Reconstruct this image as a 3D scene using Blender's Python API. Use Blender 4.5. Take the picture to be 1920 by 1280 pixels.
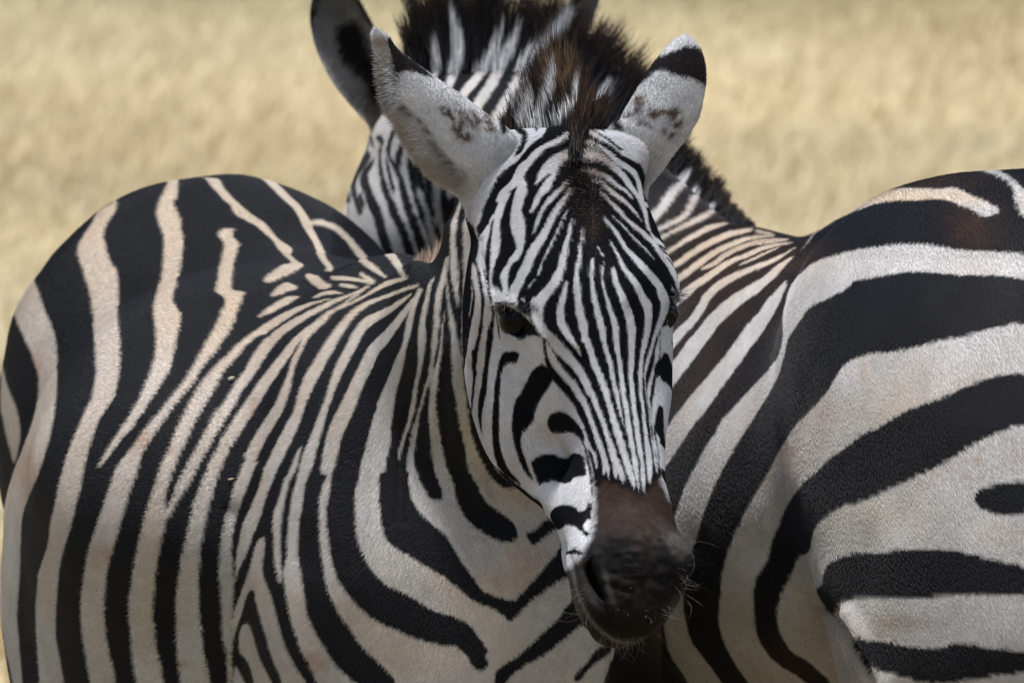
import bpy, bmesh, math, random, time
import numpy as np
from mathutils import Vector, Matrix, Quaternion

T0 = time.time()
for o in list(bpy.data.objects):
    bpy.data.objects.remove(o)
scene = bpy.context.scene
COL = scene.collection
R = math.radians
rng = np.random.default_rng(7)

# ---------------------------------------------------------------- camera
CAM_H, PITCH, FOCUS = 2.1, R(5.0), 10.0
MM = 0.00056                       # metres per image pixel at 10 m
cam_data = bpy.data.cameras.new('camera')
cam_data.sensor_width = 36.0
cam_data.lens = 36.0 / (1920 * MM / FOCUS)
cam_data.clip_start = 0.1
cam_data.clip_end = 2000.0
cam_data.dof.use_dof = True
cam_data.dof.focus_distance = 10.12
cam_data.dof.aperture_fstop = cam_data.lens / 26.0
cam = bpy.data.objects.new('camera', cam_data)
COL.objects.link(cam)
cam.location = (0, 0, CAM_H)
cam.rotation_euler = (R(90) - PITCH, 0, 0)
scene.camera = cam

# ---------------------------------------------------------------- sky and sun
SUN_ELEV, SUN_AZ = R(79), R(205)    # azimuth measured clockwise from +Y
world = bpy.data.worlds.new('World')
scene.world = world
world.use_nodes = True
wn = world.node_tree.nodes
wl = world.node_tree.links
wn.clear()
sky = wn.new('ShaderNodeTexSky')
sky.sky_type = 'NISHITA'
sky.sun_disc = False
sky.sun_elevation = SUN_ELEV
sky.sun_rotation = SUN_AZ
sky.air_density = 1.0
sky.dust_density = 2.5
sky.ozone_density = 1.0
bg = wn.new('ShaderNodeBackground')
bg.inputs['Strength'].default_value = 0.105
wo = wn.new('ShaderNodeOutputWorld')
wl.new(sky.outputs[0], bg.inputs[0])
wl.new(bg.outputs[0], wo.inputs[0])

sun_data = bpy.data.lights.new('sun', 'SUN')
sun_data.energy = 3.6
sun_data.angle = R(9)
sun_data.color = (1.0, 0.975, 0.94)
sun = bpy.data.objects.new('sun', sun_data)
COL.objects.link(sun)
sun.location = (0, 0, 30)
sd = Vector((math.sin(SUN_AZ) * math.cos(SUN_ELEV), math.cos(SUN_AZ) * math.cos(SUN_ELEV), math.sin(SUN_ELEV)))
sun.rotation_euler = sd.to_track_quat('Z', 'Y').to_euler()

scene.view_settings.view_transform = 'Standard'
scene.view_settings.look = 'None'
scene.view_settings.exposure = 0.55
scene.view_settings.gamma = 1.0
scene.view_settings.use_curve_mapping = False
scene.render.engine = 'CYCLES'
scene.cycles.max_bounces = 6
scene.cycles.diffuse_bounces = 3
scene.cycles.glossy_bounces = 2
scene.cycles.transparent_max_bounces = 4
scene.cycles.use_denoising = True

# ---------------------------------------------------------------- frame helpers
CP, SP = math.cos(PITCH), math.sin(PITCH)


def sc(d):
    """metres per image pixel for hide lying d metres beyond the 10 m plane"""
    return MM * (FOCUS + d) / FOCUS


def V(px, py, d):
    """image pixel + distance -> metres in the camera frame (x right, y away, z up)"""
    s = sc(d)
    return np.array([(px - 960) * s, FOCUS + d, (640 - py) * s])


def to_world(P):
    P = np.asarray(P, float)
    x, y, z = P[..., 0], P[..., 1], P[..., 2]
    return np.stack([x, y * CP + z * SP, CAM_H - y * SP + z * CP], -1)


def dir_world(P):
    P = np.asarray(P, float)
    x, y, z = P[..., 0], P[..., 1], P[..., 2]
    return np.stack([x, y * CP + z * SP, -y * SP + z * CP], -1)


def from_world(x, y, z):
    zz = z - CAM_H
    return np.array([x, y * CP - zz * SP, y * SP + zz * CP])


def to_pixels(P):
    """camera projection: frame position -> image pixel"""
    s = MM * P[..., 1] / FOCUS
    return 960 + P[..., 0] / s, 640 - P[..., 2] / s


def lin(c):
    c = np.asarray(c, float) / 255.0
    return np.where(c <= 0.04045, c / 12.92, ((c + 0.055) / 1.055) ** 2.4)


def note(*a):
    print('[%.1fs]' % (time.time() - T0), *a, flush=True)

# ----------------------------------------------------------------------------
# COAT TRACINGS.  Each animal's stripes are traced once, flat, in image pixels (a
# camera view of the hide, 1 pixel = about 0.56 mm of skin) and then
# baked along camera rays onto the skin and the root of every hair as pigment.
#   V = band given by rows     y,x_left,x_right
#   P/Q = closed outline (smooth/straight)
#   C = brush stroke           x,y,width
#   second letter: B black pigment, W white pigment.   "@n" picks the sheet
#   (image tile's origin and scale) the numbers that follow are written in.
# ----------------------------------------------------------------------------
CROP = {'0': (0, 0, 1), '1': (0, 300, 3.2), '2': (0, 600, 3.2), '3': (0, 880, 3.2), '4': (350, 480, 3.2),  # enlarged image tiles: pixel origin and zoom factor
         '5': (350, 880, 3.2), '6': (800, 200, 3.2), '7': (800, 550, 3.2), '8': (800, 880, 3.2),
         'a': (800, 350, 6.4), 'b': (800, 500, 6.4), 'c': (1100, 400, 6.4), 'd': (1100, 550, 6.4),
         'e': (1100, 740, 6.4), 'f': (900, 200, 6.4), 'g': (1030, 960, 6.4), 'h': (550, 0, 3.2),
         'i': (950, 0, 3.2), 'j': (1200, 280, 3.2), 'k': (1320, 580, 3.2), 'l': (1200, 880, 3.2),
         'm': (1500, 280, 4.5714), 'n': (560, 200, 6.4)}

TRACE_BODY_A = """
VW @1 640,222,226; 700,175,215; 760,135,230; 830,95,250; 900,92,275; 960,105,300; 1020,130,325; 1080,155,338; 1150,190,345; 1220,215,350; @2 320,232,352; 400,237,352; 500,228,340; 600,205,325; 700,168,305; 800,130,275; 900,88,242; 1000,60,200; 1100,36,160; @3 300,12,135; 400,5,128; 600,0,124; 760,2,112; 900,10,106; 1000,25,115; 1100,42,122; 1200,66,132; 1280,84,138; 1400,120,150; 2000,130,200
VW @1 235,700,714; 255,690,712; 300,612,700; 350,575,670; 400,545,640; 450,510,625; 500,480,635; 550,470,648; 600,482,665; 650,500,695; 700,515,710; 750,530,716; 800,545,716; 900,560,718; 1000,570,718; 1100,575,725; 1200,580,728; 1280,582,722; @2 400,570,705; 450,560,690; 500,540,665; 560,510,625; 620,482,590; 700,450,565; 800,410,530; 900,380,508; 1000,352,490; 1100,335,462; 1200,310,440; 1280,302,415; @3 450,290,395; 500,275,380; 560,255,365; 620,235,358; 700,228,350; 800,220,342; 900,218,336; 1000,222,340; 1100,228,355; 1200,235,375; 1280,240,388; 1400,255,410; 2000,300,440
VW @1 120,1025,1085; 140,1020,1082; 180,995,1075; 220,975,1068; 260,955,1045; 300,945,1062; 350,950,1085; 400,965,1088; 450,985,1102; 500,990,1105; 550,988,1103; 600,985,1096; 650,982,1088; 700,975,1078; 750,965,1068; 800,950,1052; 850,935,1045; 900,928,1075; 930,928,1092; 980,935,1088; 1050,942,1070; 1100,942,1058; 1150,938,1050; 1200,928,1040; 1280,905,1010; @2 400,870,960; 450,850,930; 500,825,895; 550,795,862; 600,765,825; 650,730,795; 700,695,745; 750,662,705; 800,632,670; 850,605,632; 880,590,600
VW @1 415,1350,1412; 440,1312,1405; 470,1325,1408; 500,1350,1440; 550,1345,1430; 600,1335,1418; 650,1325,1410; 700,1318,1400; 750,1308,1398; 780,1300,1400; 797,1300,1475; 812,1330,1468; 850,1360,1455; 900,1340,1435; 950,1318,1415; 1000,1298,1398; 1050,1268,1370; 1100,1240,1330; 1150,1210,1300; 1200,1185,1255; 1280,1135,1195; @2 350,1120,1185; 400,1080,1145; 450,1040,1100; 500,1000,1060; 550,960,1025; 600,918,985; 650,875,955; 700,840,920; 750,805,885; 800,765,860; 850,725,845; 900,695,830; 1000,665,795; 1100,628,765; 1200,595,735; 1280,568,712; @3 400,560,705; 500,530,675; 600,512,650; 700,498,638; 800,490,630; 900,490,632; 1000,498,640; 1050,503,650; 1100,515,660; 1200,530,685; 1280,545,700; 1400,560,725; 2000,600,780
CW @4 875,255,4; 760,285,16; 690,312,28; 620,348,38; 540,395,44; 460,448,50
VW @2 0,1640,1690; 50,1560,1620; 100,1490,1545; 150,1425,1485; 200,1380,1445; 250,1325,1400; 300,1275,1355; 350,1232,1325; 400,1195,1300; 450,1165,1270; 500,1140,1240; 550,1115,1210; 600,1090,1180; 650,1065,1155; 700,1045,1135; 750,1025,1110; 800,1005,1085; 850,980,1065; 900,960,1045; 950,945,1030; 1000,930,1010; 1050,912,1000; 1100,895,997; 1150,880,1000; 1200,868,1000; 1280,848,985; @3 450,830,968; 550,812,950; 650,795,935; 750,782,925; 850,775,922; 950,785,930; 1050,792,940; 1150,800,962; 1280,825,988; 1400,850,1020; 2000,900,1080
CW @4 1110,170,6; 1010,225,12; 900,270,24; 800,320,34; 700,370,38; 610,425,48; 540,480,56
VW @2 100,1605,1690; 200,1530,1612; 250,1500,1580; 300,1475,1550; 350,1435,1515; 400,1405,1475; 450,1375,1440; 500,1345,1420; 550,1300,1385; 600,1270,1355; 650,1245,1325; 700,1215,1290; 750,1190,1265; 800,1165,1235; 850,1135,1205; 900,1110,1180; 950,1080,1155; 1000,1058,1128; 1050,1045,1095; 1100,1020,1060; 1150,995,1040; 1190,960,1012
CW @4 1095,185,8; 1010,245,12; 930,305,14; 850,345,16; 790,395,20; 720,450,30; 660,510,42; 600,590,52; 540,670,60; 480,750,64; 410,860,72; 350,950,78; 300,1030,78; 240,1120,74
VW @2 690,1345,1420; 750,1318,1392; 800,1290,1370; 850,1262,1345; 900,1245,1325; 1000,1205,1290; 1100,1165,1265; 1200,1145,1240; @3 400,1125,1222; 500,1098,1205; 600,1080,1200; 700,1068,1195; 800,1060,1198; 900,1062,1205; 1000,1062,1218; 1100,1070,1228; 1200,1080,1250; 1280,1088,1268; 1400,1100,1290; 2000,1130,1330
CW @4 1320,128,20; 1230,155,28; 1140,200,22; 1060,250,14; 960,300,12; 880,335,14; 830,385,26; 770,440,26; 715,500,28; 680,570,30; 650,630,30; 625,720,36; 600,800,50; 560,900,60; 500,1000,66; 440,1100,70; 390,1200,74
VW @3 -50,1470,1555; 0,1450,1528; 100,1410,1488; 200,1385,1450; 300,1355,1420; 400,1335,1400; 500,1325,1395; 600,1318,1402; 700,1325,1408; 800,1332,1402; 900,1338,1395; 1000,1340,1390; 1100,1365,1390; 1200,1368,1395; 1280,1375,1395; 1400,1380,1400
CW @4 1390,175,14; 1300,200,20; 1200,240,20; 1100,280,26; 1020,335,38; 960,400,46; 900,480,58; 850,560,64; 790,660,72; 740,750,74; 700,850,64; 680,920,54; 640,1010,70; 590,1110,74; 540,1210,76; 500,1290,72
VW @5 0,470,550; 100,440,505; 200,400,470; 300,350,440; 400,325,400; 500,305,365; 560,298,335; 620,295,310; 690,290,292
PW @5 460,400; 425,440; 400,520; 385,580; 360,650; 335,720; 310,790; 285,860; 278,900; 272,1000; 270,1100; 285,1020; 300,960; 325,890; 345,820; 365,750; 395,715; 410,730; 420,790; 440,860; 460,940; 480,1000; 500,1080; 530,1160; 560,1230; 590,1300; 720,1300; 680,1220; 640,1150; 610,1090; 575,1000; 550,900; 530,820; 500,730; 470,650; 458,590; 465,520; 475,450; 470,405
PW @5 345,925; 380,925; 395,970; 415,1040; 430,1100; 455,1160; 490,1230; 520,1320; 420,1320; 400,1240; 380,1170; 350,1120; 320,1090; 318,1000; 330,950
PW @5 290,1190; 310,1190; 330,1230; 365,1320; 285,1320
VW @4 1140,685,690; 1200,655,680; 1280,625,660; @5 60,590,625; 130,570,605; 200,550,590; 260,527,580; 320,522,572; 400,525,568; 480,525,568; 540,530,570; 600,540,575; 650,552,575; 675,562,570
CW @4 1350,225,8; 1290,270,24; 1200,330,38; 1110,385,52; 1050,440,56; 1000,530,58; 950,620,58; 910,700,52; 880,780,40; 850,870,38; 820,950,42; 790,1050,52; 760,1130,62; 738,1200,74; 718,1270,74
VW @5 0,680,745; 100,650,715; 200,632,700; 300,618,682; 400,610,675; 500,605,672; 560,595,680; 620,585,690; 680,590,700; 760,602,712; 850,618,725; 930,640,755; 1000,665,790; 1080,690,840; 1160,735,890; 1220,760,950; 1280,785,1020; 1350,820,1100
CW @4 1400,210,8; 1350,280,28; 1300,350,38; 1240,430,52; 1180,500,66; 1120,570,72; 1070,680,74; 1020,780,78; 980,880,82; 930,980,90; 890,1080,88; 868,1180,86; 850,1270,84
QW @5 880,-10; 820,90; 800,200; 800,400; 820,560; 850,720; 910,850; 1050,1050; 1250,1250; 1300,1500; 2900,1500; 2900,-10
PB @5 892,-20; 868,100; 848,200; 843,300; 855,400; 868,500; 890,600; 930,690; 1000,780; 1090,870; 1160,915; 1260,960; 1350,1000; 1450,1030; 1550,1050; 1600,1052; 1650,1080; 1690,1130; 1720,1180; 1755,1203; 1790,1195; 1812,1160; 1795,1120; 1805,1085; 1780,1040; 1740,980; 1695,925; 1620,885; 1540,860; 1470,835; 1380,780; 1290,730; 1200,690; 1130,620; 1080,540; 1040,450; 1020,360; 1015,250; 1018,120; 1040,-20
PB @5 1185,-20; 1155,100; 1160,220; 1175,340; 1200,410; 1270,480; 1330,510; 1400,555; 1480,600; 1560,650; 1630,710; 1700,770; 1760,800; 1830,830; 1900,870; 1943,907; 2000,850; 2060,790; 2140,730; 2230,665; 2310,620; 2350,500; 2300,380; 2250,440; 2200,520; 2140,590; 2080,660; 2020,730; 1960,777; 1870,760; 1800,735; 1770,710; 1710,630; 1650,550; 1610,480; 1560,400; 1480,330; 1420,280; 1360,190; 1335,100; 1320,-20
PB @8 415,1215; 470,1160; 540,1120; 620,1050; 700,970; 780,900; 830,830; 860,790; 900,740; 1000,700; 1000,900; 920,935; 860,985; 800,1030; 730,1090; 650,1140; 560,1190; 500,1240; 450,1310; 410,1310
PB @8 880,1260; 900,1210; 960,1150; 1010,1080; 1060,1050; 1110,1060; 1080,1110; 1020,1150; 960,1210; 910,1268
CB @8 1060,1310,20; 1090,1220,24; 1110,1140,20
CB @8 1105,1310,14; 1125,1230,16; 1140,1140,14
PB @8 130,-20; 160,80; 185,200; 230,280; 300,350; 370,395; 440,425; 500,430; 545,400; 530,330; 500,300; 450,260; 380,210; 330,150; 300,80; 270,30; 250,-20
PB @8 598,378; 650,360; 700,310; 760,270; 900,200; 900,320; 785,350; 720,390; 650,445; 615,420
VB @5 -20,1370,1480; 50,1395,1505; 100,1420,1525; 150,1450,1540; 178,1470,1530; 187,1490,1505
VW @4 130,1480,1488; 180,1450,1470; 250,1435,1460; 320,1418,1445; 400,1400,1432; 460,1392,1435; 520,1390,1435; 580,1390,1428; 640,1390,1418; 700,1382,1405; 760,1370,1392; 820,1360,1382; 900,1345,1375; 960,1335,1360; 1000,1325,1345; 1040,1308,1330; 1100,1290,1310; 1160,1275,1295; 1210,1268,1278
VW @4 190,1395,1420; 250,1370,1400; 300,1350,1380; 350,1335,1368; 400,1320,1360; 450,1315,1348; 500,1305,1335; 560,1285,1320; 620,1255,1308; 680,1230,1295; 740,1205,1280; 800,1180,1262; 860,1155,1250; 920,1140,1245; 980,1120,1235; 1040,1105,1225; 1100,1090,1225; 1160,1075,1215; 1220,1055,1200; 1290,1045,1190
VW @4 0,1560,1578; 80,1540,1570; 160,1520,1555; 220,1500,1535; 300,1490,1522; 400,1485,1518; 460,1480,1512; 540,1470,1505; 600,1470,1490; 660,1455,1485; 720,1450,1478; 800,1425,1440; 880,1405,1418; 940,1388,1400; 1000,1370,1392; 1050,1350,1385; 1120,1340,1372; 1200,1325,1365; 1290,1320,1375
VW @4 330,1548,1552; 420,1535,1542; 520,1525,1535; 600,1515,1530; 700,1480,1515; 760,1465,1512; 840,1460,1498; 920,1455,1500; 1000,1458,1510; 1080,1462,1520; 1160,1470,1535; 1220,1478,1550; 1295,1488,1567
VW @4 100,1556,1562; 200,1560,1572; 300,1570,1585; 400,1580,1610; 500,1590,1630; 600,1592,1650; 700,1595,1662; 800,1608,1672; 900,1622,1685; 1000,1640,1702; 1100,1660,1725; 1200,1680,1770; 1290,1690,1812
PW @a 330,-60; 380,60; 430,140; 480,260; 550,400; 600,520; 625,640; 660,560; 700,400; 760,150; 800,-60
VW @a 160,410,430; 240,380,425; 320,350,395; 400,320,375; 480,300,365; 560,295,360; 640,285,352; 720,288,355; 800,290,372; 900,288,382; 1000,290,385; 1060,298,385; @b 140,302,385; 220,318,388; 320,340,390; 400,360,390; 480,372,380
VW @a 280,480,490; 360,470,530; 440,448,545; 520,442,545; 600,440,545; 700,440,548; 760,440,560; 820,440,562; 900,438,560; 960,440,552; 1040,448,545; 1100,452,535; 1200,450,520; 1280,450,500; @b 400,445,495; 490,440,525; 560,440,515; 640,435,505; 720,430,500; 800,425,490; 880,425,485; 960,430,470; 1040,435,455; 1150,437,445
CB @7 262,780,8; 285,870,16; 320,950,26; 365,1030,36; 420,1095,60; 470,1135,60; 525,1160,16
VW @1 110,1225,1250; 120,1245,1320; 160,1275,1345; 200,1310,1375; 240,1345,1410; 280,1390,1455; 320,1410,1500; 360,1470,1560; 400,1540,1610; 440,1590,1640; 490,1645,1690; 540,1680,1760; 580,1720,1760; 620,1760,1810; 640,1700,1832; 680,1640,1770; 710,1598,1700; 738,1590,1640
VW @1 110,1555,1600; 130,1590,1650; 180,1640,1700; 240,1700,1760; 300,1770,1820; 360,1800,1855; 400,1820,1870; 450,1850,1895; 500,1880,1920; 560,1905,1950; 620,1945,1990; 650,1970,2010; 672,1960,2010
CW @1 1850,390,26; 1920,380,30; 2010,410,34; 2090,480,36; 2150,560,40; 2210,620,40; 2270,665,30; 2320,700,16
CW @1 1830,168,14; 1900,195,24; 1990,235,34; 2070,290,40; 2140,350,44; 2210,420,50; 2290,500,50; 2350,570,50; 2400,640,40; 2430,690,24
CW @1 1640,815,12; 1690,785,46; 1730,765,50; 1780,765,26
CW @1 1560,942,6; 1620,905,34; 1690,865,44; 1750,835,36; 1800,820,10
CW @4 740,125,30; 790,150,56; 830,175,50; 870,178,20
CW @4 890,130,26; 960,135,26; 1040,145,22; 1120,158,22
CW @4 1060,110,24; 1110,145,30; 1130,162,10
CW @4 940,175,24; 990,182,24; 1030,190,14
CW @4 780,245,16; 830,225,22; 890,218,20; 940,225,10
VW @2 260,16,22; 330,14,34; 400,12,52; 480,10,85; 540,12,105; 600,25,118; 660,35,126; 720,50,122; 780,65,112; 830,78,100; 860,84,90
"""

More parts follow.
